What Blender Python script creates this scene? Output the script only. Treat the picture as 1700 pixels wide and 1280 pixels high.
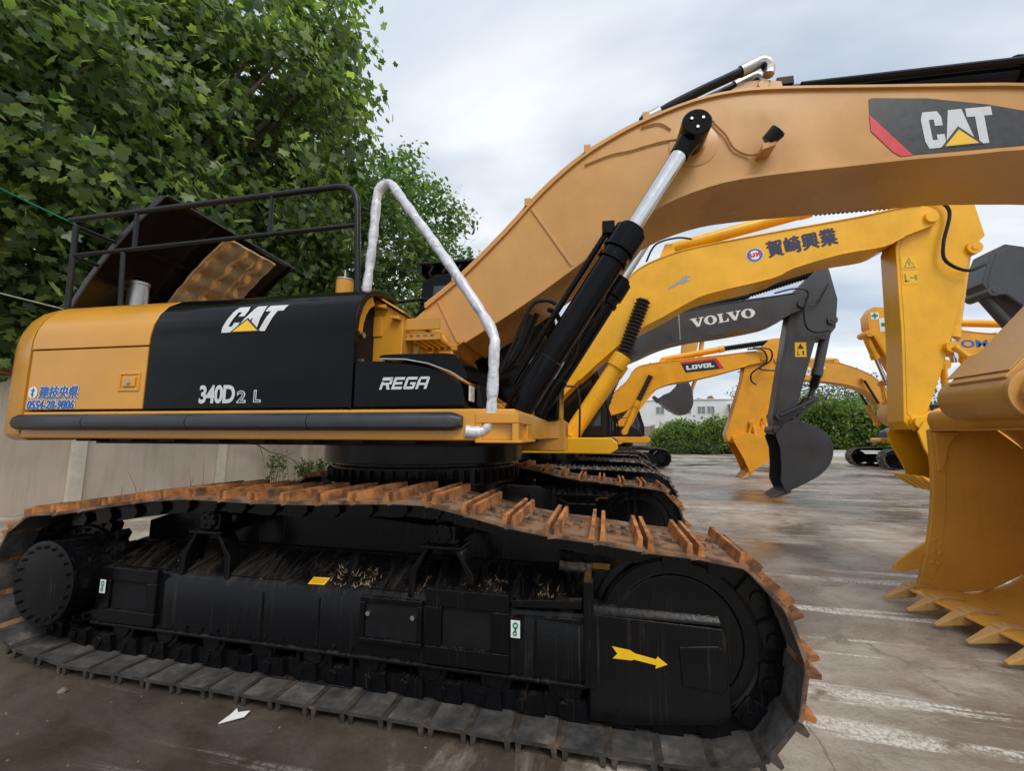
import bpy, bmesh, math, random
import numpy as np
from mathutils import Vector, Matrix, noise as mnoise

random.seed(7)
rng = np.random.default_rng(7)
R = math.radians
scene = bpy.context.scene
for o in list(bpy.data.objects):
    bpy.data.objects.remove(o)
COL = scene.collection

# ------------------------------------------------------------------ camera
cam_d = bpy.data.cameras.new("camera")
cam = bpy.data.objects.new("camera", cam_d)
COL.objects.link(cam)
scene.camera = cam
cam_d.sensor_width = 36.0
cam_d.lens = 14.61
cam_d.clip_start = 0.05
cam_d.clip_end = 2000
YAW, PIT, ROLL = -0.219, 0.121, 0.004
_fw = Vector((math.sin(YAW) * math.cos(PIT), math.cos(YAW) * math.cos(PIT), math.sin(PIT)))
_r = Vector((math.cos(YAW), -math.sin(YAW), 0))
_u = _r.cross(_fw)
_r2 = _r * math.cos(ROLL) + _u * math.sin(ROLL)
_u2 = _u * math.cos(ROLL) - _r * math.sin(ROLL)
cam.matrix_world = Matrix(((_r2.x, _u2.x, -_fw.x, 1.69), (_r2.y, _u2.y, -_fw.y, -3.83),
                           (_r2.z, _u2.z, -_fw.z, 1.525), (0, 0, 0, 1)))

# ------------------------------------------------------------------ sky, sun, exposure
SUN_EL, SUN_AZ = R(52), R(146)      # azimuth measured clockwise from +Y
world = bpy.data.worlds.new("World")
scene.world = world
world.use_nodes = True
wn, wl = world.node_tree.nodes, world.node_tree.links
wn.clear()
w_out = wn.new("ShaderNodeOutputWorld")
w_bg = wn.new("ShaderNodeBackground")
w_bg.inputs["Strength"].default_value = 0.10
w_sky = wn.new("ShaderNodeTexSky")
w_sky.sky_type = 'NISHITA'
w_sky.sun_disc = False
w_sky.sun_elevation = SUN_EL
w_sky.sun_rotation = SUN_AZ
w_sky.air_density = 1.3
w_sky.dust_density = 3.0
tc = wn.new("ShaderNodeTexCoord")
sep = wn.new("ShaderNodeSeparateXYZ")
wl.new(tc.outputs["Generated"], sep.inputs[0])
zc = wn.new("ShaderNodeMath"); zc.operation = 'MAXIMUM'; zc.inputs[1].default_value = 0.0
wl.new(sep.outputs["Z"], zc.inputs[0])
za = wn.new("ShaderNodeMath"); za.operation = 'ADD'; za.inputs[1].default_value = 0.22
wl.new(zc.outputs[0], za.inputs[0])
cx = wn.new("ShaderNodeMath"); cx.operation = 'DIVIDE'
cy = wn.new("ShaderNodeMath"); cy.operation = 'DIVIDE'
wl.new(sep.outputs["X"], cx.inputs[0]); wl.new(za.outputs[0], cx.inputs[1])
wl.new(sep.outputs["Y"], cy.inputs[0]); wl.new(za.outputs[0], cy.inputs[1])
comb = wn.new("ShaderNodeCombineXYZ")
wl.new(cx.outputs[0], comb.inputs[0]); wl.new(cy.outputs[0], comb.inputs[1])
mp = wn.new("ShaderNodeMapping"); mp.inputs["Scale"].default_value = (0.75, 1.5, 1); mp.inputs["Location"].default_value = (3.1, 1.7, 0)
mp.inputs["Rotation"].default_value = (0, 0, R(-14))
wl.new(comb.outputs[0], mp.inputs[0])
n1 = wn.new("ShaderNodeTexNoise"); n1.inputs["Scale"].default_value = 1.1; n1.inputs["Detail"].default_value = 6; n1.inputs["Roughness"].default_value = 0.52; n1.inputs["Distortion"].default_value = 0.35
wl.new(mp.outputs[0], n1.inputs["Vector"])
rmp = wn.new("ShaderNodeValToRGB")
e = rmp.color_ramp.elements
e[0].position = 0.34; e[0].color = (4.1, 4.85, 5.9, 1)
e[1].position = 0.64; e[1].color = (7.3, 7.6, 7.9, 1)
wl.new(n1.outputs["Fac"], rmp.inputs[0])
n2 = wn.new("ShaderNodeTexNoise"); n2.inputs["Scale"].default_value = 2.3; n2.inputs["Detail"].default_value = 3
wl.new(mp.outputs[0], n2.inputs["Vector"])
r2 = wn.new("ShaderNodeValToRGB")
r2.color_ramp.elements[0].position = 0.34; r2.color_ramp.elements[0].color = (0.72, 0.72, 0.72, 1)
r2.color_ramp.elements[1].position = 0.55; r2.color_ramp.elements[1].color = (1, 1, 1, 1)
wl.new(n2.outputs["Fac"], r2.inputs[0])
mixc = wn.new("ShaderNodeMix"); mixc.data_type = 'RGBA'
wl.new(r2.outputs[0], mixc.inputs["Factor"])
wl.new(w_sky.outputs[0], mixc.inputs["A"])
wl.new(rmp.outputs[0], mixc.inputs["B"])
wl.new(mixc.outputs["Result"], w_bg.inputs["Color"])
wl.new(w_bg.outputs[0], w_out.inputs[0])

sun_d = bpy.data.lights.new("sun", 'SUN')
sun_d.energy = 1.5
sun_d.angle = R(28)
sun_d.color = (1.0, 0.96, 0.9)
sun = bpy.data.objects.new("sun", sun_d)
COL.objects.link(sun)
_sd = Vector((math.sin(SUN_AZ) * math.cos(SUN_EL), math.cos(SUN_AZ) * math.cos(SUN_EL), math.sin(SUN_EL)))
sun.rotation_euler = (-_sd).to_track_quat('-Z', 'Y').to_euler()
sun.location = (0, -20, 30)

scene.view_settings.view_transform = 'Standard'
scene.view_settings.look = 'None'
scene.view_settings.exposure = 0.42
scene.view_settings.gamma = 1.0
scene.view_settings.use_curve_mapping = False
scene.cycles.max_bounces = 5
scene.cycles.diffuse_bounces = 3
scene.cycles.glossy_bounces = 3
scene.cycles.transmission_bounces = 2
scene.cycles.caustics_reflective = False
scene.cycles.caustics_refractive = False
scene.cycles.transparent_max_bounces = 4

# ------------------------------------------------------------------ materials
def newmat(name):
    m = bpy.data.materials.new(name)
    m.use_nodes = True
    nt = m.node_tree
    nt.nodes.clear()
    out = nt.nodes.new("ShaderNodeOutputMaterial")
    b = nt.nodes.new("ShaderNodeBsdfPrincipled")
    nt.links.new(b.outputs[0], out.inputs[0])
    return m, nt, b, out

def noise(nt, scale, detail=5, rough=0.55, vec=None, dist=0.0):
    n = nt.nodes.new("ShaderNodeTexNoise")
    n.inputs["Scale"].default_value = scale
    n.inputs["Detail"].default_value = detail
    n.inputs["Roughness"].default_value = rough
    n.inputs["Distortion"].default_value = dist
    if vec is not None:
        nt.links.new(vec, n.inputs["Vector"])
    return n

def coords(nt, scale=(1, 1, 1), kind="Object", loc=(0, 0, 0), rot=(0, 0, 0)):
    t = nt.nodes.new("ShaderNodeTexCoord")
    m = nt.nodes.new("ShaderNodeMapping")
    m.inputs["Scale"].default_value = scale
    m.inputs["Location"].default_value = loc
    m.inputs["Rotation"].default_value = rot
    nt.links.new(t.outputs[kind], m.inputs[0])
    return m.outputs[0]

def ramp(nt, fac, stops):
    r = nt.nodes.new("ShaderNodeValToRGB")
    els = r.color_ramp.elements
    while len(els) < len(stops):
        els.new(0.5)
    for el, (p, c) in zip(els, stops):
        el.position = p
        el.color = (c[0], c[1], c[2], 1) if hasattr(c, '__len__') else (c, c, c, 1)
    nt.links.new(fac, r.inputs[0])
    return r.outputs[0]

def mix(nt, fac, a, b, mode='MIX'):
    m = nt.nodes.new("ShaderNodeMix")
    m.data_type = 'RGBA'
    m.blend_type = mode
    for key, val in (("Factor", fac), ("A", a), ("B", b)):
        if hasattr(val, 'is_linked') or hasattr(val, 'node'):
            nt.links.new(val, m.inputs[key])
        elif key == "Factor":
            m.inputs[key].default_value = val
        else:
            m.inputs[key].default_value = (*val[:3], 1)
    return m.outputs["Result"]

def mathn(nt, op, a, b=None):
    m = nt.nodes.new("ShaderNodeMath")
    m.operation = op
    for i, v in enumerate((a, b)):
        if v is None:
            continue
        if hasattr(v, 'node'):
            nt.links.new(v, m.inputs[i])
        else:
            m.inputs[i].default_value = v
    return m.outputs[0]

def bump(nt, b, h, strength=0.2, dist=0.01):
    bp = nt.nodes.new("ShaderNodeBump")
    bp.inputs["Strength"].default_value = strength
    bp.inputs["Distance"].default_value = dist
    nt.links.new(h, bp.inputs["Height"])
    nt.links.new(bp.outputs[0], b.inputs["Normal"])

def paint(name, col, rough=0.35, dirt=0.25, dirtcol=(0.20, 0.14, 0.08), spec=0.5, streak=True, coat=0.0):
    """sprayed machine paint: slight tone drift, faint runs of dirt, orange peel"""
    m, nt, b, _ = newmat(name)
    v = coords(nt)
    n = noise(nt, 1.7, 3, 0.6, v)
    c1 = mix(nt, ramp(nt, n.outputs["Fac"], [(0.3, 0.0), (0.7, 1.0)]), [x * 0.88 for x in col], [min(1, x * 1.08) for x in col])
    vs = coords(nt, (9, 9, 0.7))
    ns = noise(nt, 1.6, 4, 0.65, vs)
    nf = noise(nt, 22, 3, 0.7, v)
    mask = mathn(nt, 'MULTIPLY', ramp(nt, ns.outputs["Fac"], [(0.50, 0.0), (0.80, 1.0)]), ramp(nt, nf.outputs["Fac"], [(0.35, 0.2), (0.7, 1.0)]))
    mask = mathn(nt, 'MULTIPLY', mask, dirt)
    nt.links.new(mix(nt, mask, c1, dirtcol), b.inputs["Base Color"])
    nt.links.new(ramp(nt, n.outputs["Fac"], [(0.25, max(0.05, rough - 0.08)), (0.75, rough + 0.12)]), b.inputs["Roughness"])
    b.inputs["Specular IOR Level"].default_value = spec
    b.inputs["Coat Weight"].default_value = coat
    b.inputs["Coat Roughness"].default_value = 0.12
    fine = noise(nt, 160, 1, 0.5, v)
    wob = noise(nt, 2.4, 2, 0.5, v)
    bump(nt, b, mathn(nt, 'ADD', mathn(nt, 'MULTIPLY', fine.outputs["Fac"], 0.06), wob.outputs["Fac"]), 0.18, 0.012)
    return m

def plain(name, col, rough=0.5, metal=0.0, var=0.15, nscale=14, bmp=0.1, spec=0.5):
    m, nt, b, _ = newmat(name)
    v = coords(nt)
    n = noise(nt, nscale, 3, 0.6, v)
    nt.links.new(mix(nt, ramp(nt, n.outputs["Fac"], [(0.3, 0.0), (0.7, 1.0)]), [x * (1 - var) for x in col], [min(1, x * (1 + var)) for x in col]), b.inputs["Base Color"])
    nt.links.new(ramp(nt, n.outputs["Fac"], [(0.3, max(0.04, rough - 0.08)), (0.7, rough + 0.1)]), b.inputs["Roughness"])
    b.inputs["Metallic"].default_value = metal
    b.inputs["Specular IOR Level"].default_value = spec
    if bmp:
        bump(nt, b, n.outputs["Fac"], bmp, 0.004)
    return m

M = {}
M['cat'] = paint('ochre_body_paint', (0.66, 0.300, 0.026), 0.24, 0.12, coat=0.2)
M['boom'] = paint('ochre_boom_paint', (0.57, 0.292, 0.078), 0.26, 0.3, (0.36, 0.18, 0.06))
M['bucket'] = paint('golden_bucket_paint', (0.73, 0.365, 0.060), 0.28, 0.3, (0.30, 0.16, 0.06))
M['tooth'] = paint('scuffed_tooth_paint', (0.60, 0.33, 0.10), 0.5, 0.9, (0.16, 0.10, 0.06))
M['yellow'] = paint('bright_yellow_paint', (0.86, 0.43, 0.008), 0.28, 0.25)
M['orange'] = paint('orange_yellow_paint', (0.86, 0.37, 0.010), 0.30, 0.25)
M['warm'] = paint('warm_yellow_paint', (0.66, 0.31, 0.03), 0.4, 0.3)
M['volvo'] = paint('charcoal_paint', (0.048, 0.050, 0.056), 0.36, 0.2, (0.10, 0.10, 0.10))
M['gloss'] = paint('gloss_black_paint', (0.004, 0.004, 0.005), 0.06, 0.06, (0.03, 0.027, 0.024), spec=0.15)
M['satin'] = paint('satin_black_paint', (0.010, 0.010, 0.011), 0.32, 0.25, (0.07, 0.06, 0.05), spec=0.3)
M['dark'] = plain('dark_inner_metal', (0.008, 0.008, 0.009), 0.55, spec=0.2)
M['rubber'] = plain('black_rubber', (0.014, 0.014, 0.015), 0.5, nscale=30)
M['hose'] = plain('black_hose_rubber', (0.009, 0.009, 0.010), 0.36, nscale=60, spec=0.25)
M['rail'] = plain('bumper_rail_paint', (0.030, 0.034, 0.040), 0.38, nscale=8)
M['chrome'] = plain('chromed_rod', (0.72, 0.73, 0.74), 0.14, 1.0, 0.04, bmp=0)
M['steel'] = plain('bare_steel', (0.45, 0.44, 0.42), 0.38, 1.0, 0.15)
M['bolt'] = plain('zinc_bolt', (0.55, 0.55, 0.53), 0.35, 1.0, 0.1)
M['white'] = plain('white_decal_film', (0.78, 0.78, 0.77), 0.4, bmp=0, var=0.04)
M['silver'] = plain('silver_decal_film', (0.60, 0.61, 0.62), 0.35, bmp=0, var=0.05)
M['decal_black'] = plain('black_decal_film', (0.022, 0.024, 0.027), 0.35, bmp=0)
M['decal_red'] = plain('red_decal_film', (0.62, 0.03, 0.045), 0.35, bmp=0, var=0.05)
M['decal_yellow'] = plain('yellow_decal_film', (0.85, 0.50, 0.01), 0.4, bmp=0, var=0.05)
M['decal_blue'] = plain('blue_decal_film', (0.025, 0.13, 0.42), 0.4, bmp=0, var=0.1)
M['decal_navy'] = plain('navy_decal_film', (0.02, 0.022, 0.06), 0.4, bmp=0, var=0.1)
M['decal_green'] = plain('green_decal_film', (0.0, 0.24, 0.12), 0.4, bmp=0, var=0.1)
M['grey_paint'] = plain('worn_grey_decal', (0.33, 0.32, 0.33), 0.5, bmp=0)
M['brown'] = plain('ochre_pipe', (0.42, 0.21, 0.06), 0.45)
M['clearlamp'] = plain('lamp_lens', (0.62, 0.60, 0.55), 0.12, 0.0, 0.2, 30)

def undercarriage_black():
    """black frame paint with washed-down mud: dust on ledges, thin runs down the sides"""
    m, nt, b, _ = newmat('muddy_black_frame')
    v = coords(nt)
    vs = coords(nt, (26, 26, 0.6))
    ns = noise(nt, 1.5, 8, 0.7, vs)
    nb = noise(nt, 3.2, 7, 0.6, v)
    geo = nt.nodes.new("ShaderNodeNewGeometry")
    sx = nt.nodes.new("ShaderNodeSeparateXYZ")
    nt.links.new(geo.outputs["Normal"], sx.inputs[0])
    up = ramp(nt, sx.outputs["Z"], [(0.25, 0.0), (0.85, 0.30)])
    runs = mathn(nt, 'MULTIPLY', ramp(nt, ns.outputs["Fac"], [(0.55, 0.0), (0.76, 0.38)]), ramp(nt, nb.outputs["Fac"], [(0.42, 0.0), (0.66, 1.0)]))
    vd = coords(nt, (6.5, 1.8, 1.8))
    nd = noise(nt, 1.1, 7, 0.75, vd, 1.6)
    lay = mathn(nt, 'MULTIPLY', up, ramp(nt, nd.outputs["Fac"], [(0.46, 0.0), (0.68, 1.0)]))
    mask = mathn(nt, 'MAXIMUM', runs, lay)
    dust = mix(nt, nb.outputs["Fac"], (0.030, 0.025, 0.020), (0.24, 0.185, 0.13))
    nt.links.new(mix(nt, mask, (0.004, 0.0042, 0.005), dust), b.inputs["Base Color"])
    nt.links.new(ramp(nt, mask, [(0.0, 0.11), (0.4, 0.7)]), b.inputs["Roughness"])
    b.inputs["Specular IOR Level"].default_value = 0.20
    fine = noise(nt, 60, 5, 0.7, v)
    bump(nt, b, mathn(nt, 'ADD', nb.outputs["Fac"], mathn(nt, 'MULTIPLY', fine.outputs["Fac"], 0.3)), 0.28, 0.012)
    return m
M['frame'] = undercarriage_black()

def shoe_mats():
    def rnd_coords(nt):
        t = nt.nodes.new("ShaderNodeTexCoord")
        oi = nt.nodes.new("ShaderNodeObjectInfo")
        cb = nt.nodes.new("ShaderNodeCombineXYZ")
        k = mathn(nt, 'MULTIPLY', oi.outputs["Random"], 40.0)
        for i in range(3):
            nt.links.new(k, cb.inputs[i])
        va = nt.nodes.new("ShaderNodeVectorMath")
        va.operation = 'ADD'
        nt.links.new(t.outputs["Object"], va.inputs[0])
        nt.links.new(cb.outputs[0], va.inputs[1])
        return va.outputs[0]
    # ground side of the shoe: rust with worn, dusty patches
    m, nt, b, _ = newmat('rusty_grouser')
    v = rnd_coords(nt)
    a = noise(nt, 7, 8, 0.65, v)
    c = noise(nt, 40, 6, 0.7, v)
    rust = ramp(nt, a.outputs["Fac"], [(0.30, (0.055, 0.030, 0.018)), (0.43, (0.20, 0.080, 0.028)), (0.55, (0.46, 0.175, 0.045)), (0.66, (0.58, 0.25, 0.075)), (0.76, (0.24, 0.17, 0.12))])
    nt.links.new(mix(nt, ramp(nt, c.outputs["Fac"], [(0.45, 0.0), (0.75, 0.5)]), rust, (0.10, 0.07, 0.05)), b.inputs["Base Color"])
    b.inputs["Roughness"].default_value = 0.78
    bump(nt, b, c.outputs["Fac"], 0.4, 0.004)
    # ground side plate between the grousers: paler caked dust
    m1, nt, b, _ = newmat('dusty_shoe_plate')
    v = rnd_coords(nt)
    a = noise(nt, 9, 8, 0.65, v)
    c = noise(nt, 50, 6, 0.7, v)
    col = ramp(nt, a.outputs["Fac"], [(0.34, (0.030, 0.022, 0.018)), (0.46, (0.11, 0.060, 0.032)), (0.55, (0.26, 0.125, 0.050)), (0.62, (0.17, 0.135, 0.105)), (0.74, (0.27, 0.225, 0.185))])
    nt.links.new(col, b.inputs["Base Color"])
    b.inputs["Roughness"].default_value = 0.8
    bump(nt, b, mathn(nt, 'ADD', a.outputs["Fac"], c.outputs["Fac"]), 0.4, 0.006)
    # link side: worn black steel with mud
    m2, nt, b, _ = newmat('worn_shoe_inner_face')
    v = rnd_coords(nt)
    a = noise(nt, 6, 8, 0.7, v)
    c = noise(nt, 70, 5, 0.7, v)
    col = ramp(nt, a.outputs["Fac"], [(0.32, (0.028, 0.028, 0.029)), (0.55, (0.075, 0.071, 0.067)), (0.66, (0.14, 0.115, 0.09)), (0.80, (0.30, 0.22, 0.16))])
    nt.links.new(col, b.inputs["Base Color"])
    nt.links.new(ramp(nt, a.outputs["Fac"], [(0.4, 0.42), (0.7, 0.85)]), b.inputs["Roughness"])
    bump(nt, b, mathn(nt, 'ADD', a.outputs["Fac"], mathn(nt, 'MULTIPLY', c.outputs["Fac"], 0.5)), 0.5, 0.006)
    # far machines: steel shoes spotted with dried grey mud
    m3, nt, b, _ = newmat('muddy_steel_shoe')
    v = rnd_coords(nt)
    a = noise(nt, 11, 7, 0.7, v)
    col = ramp(nt, a.outputs["Fac"], [(0.42, (0.022, 0.019, 0.017)), (0.52, (0.10, 0.07, 0.05)), (0.60, (0.36, 0.33, 0.29))])
    nt.links.new(col, b.inputs["Base Color"])
    b.inputs["Roughness"].default_value = 0.7
    bump(nt, b, a.outputs["Fac"], 0.4, 0.006)
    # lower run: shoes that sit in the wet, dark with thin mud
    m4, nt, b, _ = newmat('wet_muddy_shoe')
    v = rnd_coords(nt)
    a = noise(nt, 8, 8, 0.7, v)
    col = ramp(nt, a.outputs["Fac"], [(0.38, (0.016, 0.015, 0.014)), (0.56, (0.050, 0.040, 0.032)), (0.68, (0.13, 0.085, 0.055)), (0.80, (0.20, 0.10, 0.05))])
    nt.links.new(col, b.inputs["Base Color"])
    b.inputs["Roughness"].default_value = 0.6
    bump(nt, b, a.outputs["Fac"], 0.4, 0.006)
    return m, m1, m2, m3, m4
M['grouser'], M['shoe_plate'], M['shoe_inner'], M['shoe_muddy'], M['shoe_wet'] = shoe_mats()

def wrap_mat():
    m, nt, b, _ = newmat('clear_bubble_wrap')
    v = coords(nt)
    vo = nt.nodes.new("ShaderNodeTexVoronoi")
    vo.inputs["Scale"].default_value = 85
    nt.links.new(v, vo.inputs["Vector"])
    n = noise(nt, 13, 3, 0.55, v, 1.0)
    nt.links.new(ramp(nt, n.outputs["Fac"], [(0.30, (0.40, 0.41, 0.46)), (0.55, (0.62, 0.63, 0.67)), (0.72, (0.80, 0.81, 0.83))]), b.inputs["Base Color"])
    b.inputs["Roughness"].default_value = 0.18
    b.inputs["Coat Weight"].default_value = 0.5
    b.inputs["Coat Roughness"].default_value = 0.08
    bump(nt, b, mathn(nt, 'SUBTRACT', n.outputs["Fac"], mathn(nt, 'MULTIPLY', vo.outputs["Distance"], 0.35)), 0.6, 0.008)
    return m
M['wrap'] = wrap_mat()

def foil_mat():
    m, nt, b, _ = newmat('crinkled_gold_foil')
    v = coords(nt)
    n = noise(nt, 10, 4, 0.6, v, 2.2)
    b.inputs["Base Color"].default_value = (0.80, 0.56, 0.30, 1)
    b.inputs["Metallic"].default_value = 0.45
    nt.links.new(ramp(nt, n.outputs["Fac"], [(0.3, 0.16), (0.7, 0.30)]), b.inputs["Roughness"])
    bump(nt, b, n.outputs["Fac"], 0.3, 0.02)
    return m
M['foil'] = foil_mat()
M['hood_black'] = plain('brown_black_hood_enamel', (0.016, 0.010, 0.008), 0.16, nscale=3, bmp=0.3)

def glass_mat():
    m, nt, b, _ = newmat('tinted_cab_glass')
    v = coords(nt)
    n = noise(nt, 2.0, 3, 0.5, v)
    nt.links.new(ramp(nt, n.outputs["Fac"], [(0.3, (0.012, 0.016, 0.018)), (0.7, (0.03, 0.04, 0.042))]), b.inputs["Base Color"])
    b.inputs["Roughness"].default_value = 0.05
    b.inputs["Specular IOR Level"].default_value = 0.7
    return m
M['glass'] = glass_mat()

def ground_mat():
    """old concrete yard after rain: brown stains, damp sheets, puddles, pale broken scrape marks, slab joints"""
    m, nt, b, _ = newmat('wet_concrete')
    v = coords(nt)
    vl = coords(nt, (0.45, 0.80, 1), rot=(0, 0, R(-8)))
    vlf = coords(nt, (0.20, 4.2, 1), rot=(0, 0, R(1.5)), loc=(4, 9, 0))
    big = noise(nt, 0.62, 7, 0.62, vl, 1.1)
    streak = noise(nt, 1.2, 7, 0.62, vlf, 0.5)
    blot = noise(nt, 0.85, 7, 0.66, v, 1.4)
    med = noise(nt, 3.1, 7, 0.7, v, 0.6)
    fine = noise(nt, 42, 6, 0.75, v)
    # broad darker patch beside the big machine, its edge broken by noise
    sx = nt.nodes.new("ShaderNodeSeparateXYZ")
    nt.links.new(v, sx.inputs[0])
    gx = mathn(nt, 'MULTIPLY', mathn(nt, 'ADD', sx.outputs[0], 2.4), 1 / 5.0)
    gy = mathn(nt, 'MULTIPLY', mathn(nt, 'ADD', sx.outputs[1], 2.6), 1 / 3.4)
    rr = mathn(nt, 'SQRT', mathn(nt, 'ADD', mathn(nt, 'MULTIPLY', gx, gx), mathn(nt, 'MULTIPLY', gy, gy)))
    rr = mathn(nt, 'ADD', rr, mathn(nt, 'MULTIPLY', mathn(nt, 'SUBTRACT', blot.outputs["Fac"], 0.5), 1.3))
    near_patch = ramp(nt, rr, [(0.70, 1.0), (1.02, 0.0)])
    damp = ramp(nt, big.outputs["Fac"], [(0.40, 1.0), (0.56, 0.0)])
    wet = mathn(nt, 'MAXIMUM', mathn(nt, 'MULTIPLY', damp, 0.80), mathn(nt, 'MULTIPLY', near_patch, 0.95))  # damp sheets and the darker patch combined
    stain = ramp(nt, blot.outputs["Fac"], [(0.38, 0.0), (0.62, 1.0)])
    grain = ramp(nt, fine.outputs["Fac"], [(0.42, 0.0), (0.58, 1.0)])
    dry = mix(nt, stain, (0.27, 0.208, 0.152), (0.47, 0.41, 0.345))
    dry = mix(nt, mathn(nt, 'MULTIPLY', ramp(nt, med.outputs["Fac"], [(0.45, 0.0), (0.70, 1.0)]), 0.55), dry, (0.52, 0.475, 0.42))
    dry = mix(nt, mathn(nt, 'MULTIPLY', ramp(nt, med.outputs["Fac"], [(0.30, 1.0), (0.42, 0.0)]), 0.6), dry, (0.12, 0.085, 0.06))
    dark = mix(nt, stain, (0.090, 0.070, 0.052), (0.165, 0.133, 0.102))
    dark = mix(nt, near_patch, dark, mix(nt, 1.0, dark, (0.34, 0.31, 0.27), 'MULTIPLY'))
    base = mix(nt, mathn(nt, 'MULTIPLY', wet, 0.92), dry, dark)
    base = mix(nt, mathn(nt, 'MULTIPLY', grain, 0.35), base, mix(nt, 1.0, base, (0.55, 0.53, 0.50), 'MULTIPLY'))
    st = mathn(nt, 'MULTIPLY', ramp(nt, streak.outputs["Fac"], [(0.56, 0.0), (0.605, 1.0)]), ramp(nt, med.outputs["Fac"], [(0.36, 0.0), (0.52, 1.0)]))
    st = mathn(nt, 'MULTIPLY', st, ramp(nt, fine.outputs["Fac"], [(0.44, 0.08), (0.52, 1.0)]))
    st = mathn(nt, 'MULTIPLY', st, mathn(nt, 'SUBTRACT', 1.0, mathn(nt, 'MULTIPLY', near_patch, 0.8)))
    base = mix(nt, mathn(nt, 'MULTIPLY', st, 0.9), base, (0.66, 0.62, 0.56))
    br = nt.nodes.new("ShaderNodeTexBrick")
    br.offset = 0.0
    br.inputs["Color1"].default_value = (1, 1, 1, 1)
    br.inputs["Color2"].default_value = (0.9, 0.9, 0.9, 1)
    br.inputs["Mortar"].default_value = (0.5, 0.47, 0.43, 1)
    br.inputs["Scale"].default_value = 1.0
    br.inputs["Mortar Size"].default_value = 0.010
    br.inputs["Mortar Smooth"].default_value = 0.8
    br.inputs["Brick Width"].default_value = 5.5
    br.inputs["Row Height"].default_value = 4.6
    wv = coords(nt, loc=(2.6, 2.4, 0), rot=(0, 0, R(6)))
    wob = nt.nodes.new("ShaderNodeVectorMath"); wob.operation = 'ADD'
    wsc = nt.nodes.new("ShaderNodeVectorMath"); wsc.operation = 'SCALE'
    wsc.inputs["Scale"].default_value = 0.14
    nt.links.new(med.outputs["Color"], wsc.inputs[0])
    nt.links.new(wv, wob.inputs[0]); nt.links.new(wsc.outputs[0], wob.inputs[1])
    nt.links.new(wob.outputs[0], br.inputs["Vector"])
    base = mix(nt, 0.8, base, br.outputs["Color"], 'MULTIPLY')
    vo = nt.nodes.new("ShaderNodeTexVoronoi")
    vo.feature = 'DISTANCE_TO_EDGE'
    vo.inputs["Scale"].default_value = 0.42
    wc = nt.nodes.new("ShaderNodeVectorMath"); wc.operation = 'ADD'
    ws2 = nt.nodes.new("ShaderNodeVectorMath"); ws2.operation = 'SCALE'
    ws2.inputs["Scale"].default_value = 0.9
    nt.links.new(blot.outputs["Color"], ws2.inputs[0])
    nt.links.new(v, wc.inputs[0]); nt.links.new(ws2.outputs[0], wc.inputs[1])
    nt.links.new(wc.outputs[0], vo.inputs["Vector"])
    crack = mathn(nt, 'MULTIPLY', ramp(nt, vo.outputs["Distance"], [(0.0, 1.0), (0.006, 0.0)]), ramp(nt, big.outputs["Fac"], [(0.45, 0.0), (0.55, 0.7)]))
    base = mix(nt, crack, base, (0.05, 0.04, 0.03))
    nt.links.new(base, b.inputs["Base Color"])
    rg = ramp(nt, wet, [(0.0, 0.50), (0.45, 0.22), (0.85, 0.06)])
    rg = mathn(nt, 'ADD', rg, mathn(nt, 'MULTIPLY', st, 0.3))
    rg = mathn(nt, 'ADD', rg, mathn(nt, 'MULTIPLY', near_patch, 0.22))
    rg = mathn(nt, 'ADD', rg, mathn(nt, 'MULTIPLY', ramp(nt, med.outputs["Fac"], [(0.35, 0.0), (0.7, 1.0)]), 0.09))
    nt.links.new(rg, b.inputs["Roughness"])
    h = mathn(nt, 'ADD', mathn(nt, 'MULTIPLY', fine.outputs["Fac"], 0.5), med.outputs["Fac"])
    h = mathn(nt, 'MULTIPLY', h, ramp(nt, wet, [(0.3, 1.0), (1.0, 0.06)]))
    bump(nt, b, h, 0.6, 0.02)
    return m
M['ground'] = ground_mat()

def wall_mat():
    m, nt, b, _ = newmat('stained_render')
    v = coords(nt)
    vs = coords(nt, (3, 3, 0.35))
    a = noise(nt, 0.7, 8, 0.6, v)
    s = noise(nt, 1.6, 8, 0.65, vs)
    f = noise(nt, 45, 5, 0.7, v)
    c = mix(nt, ramp(nt, a.outputs["Fac"], [(0.3, 0.0), (0.7, 1.0)]), (0.42, 0.345, 0.275), (0.55, 0.465, 0.39))
    c = mix(nt, ramp(nt, s.outputs["Fac"], [(0.5, 0.0), (0.78, 0.6)]), c, (0.28, 0.225, 0.175))
    nt.links.new(c, b.inputs["Base Color"])
    b.inputs["Roughness"].default_value = 0.85
    bump(nt, b, mathn(nt, 'ADD', f.outputs["Fac"], a.outputs["Fac"]), 0.35, 0.01)
    return m
M['wall'] = wall_mat()
M['limewash'] = plain('pale_limewash', (0.56, 0.50, 0.43), 0.85, nscale=5, var=0.12)
M['tile'] = plain('red_clay_tile', (0.30, 0.09, 0.055), 0.7, nscale=9, var=0.3)
M['whitewall'] = plain('whitewashed_facade', (0.66, 0.67, 0.67), 0.8, nscale=0.6, var=0.10)
M['greywall'] = plain('grey_shutter', (0.20, 0.23, 0.23), 0.5, nscale=4)
M['roofgrey'] = plain('grey_roof_sheet', (0.14, 0.14, 0.15), 0.6, nscale=3)
M['bark'] = plain('plane_bark', (0.10, 0.085, 0.065), 0.9, nscale=7, var=0.5, bmp=0.6)
M['paper'] = plain('torn_paper', (0.72, 0.71, 0.69), 0.8, nscale=30, var=0.05)
M['dry'] = plain('dry_stalk', (0.16, 0.10, 0.06), 0.9)
M['straw'] = plain('withered_straw', (0.34, 0.24, 0.15), 0.9)
M['debris'] = plain('pale_crumb', (0.17, 0.125, 0.095), 0.9)

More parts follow.
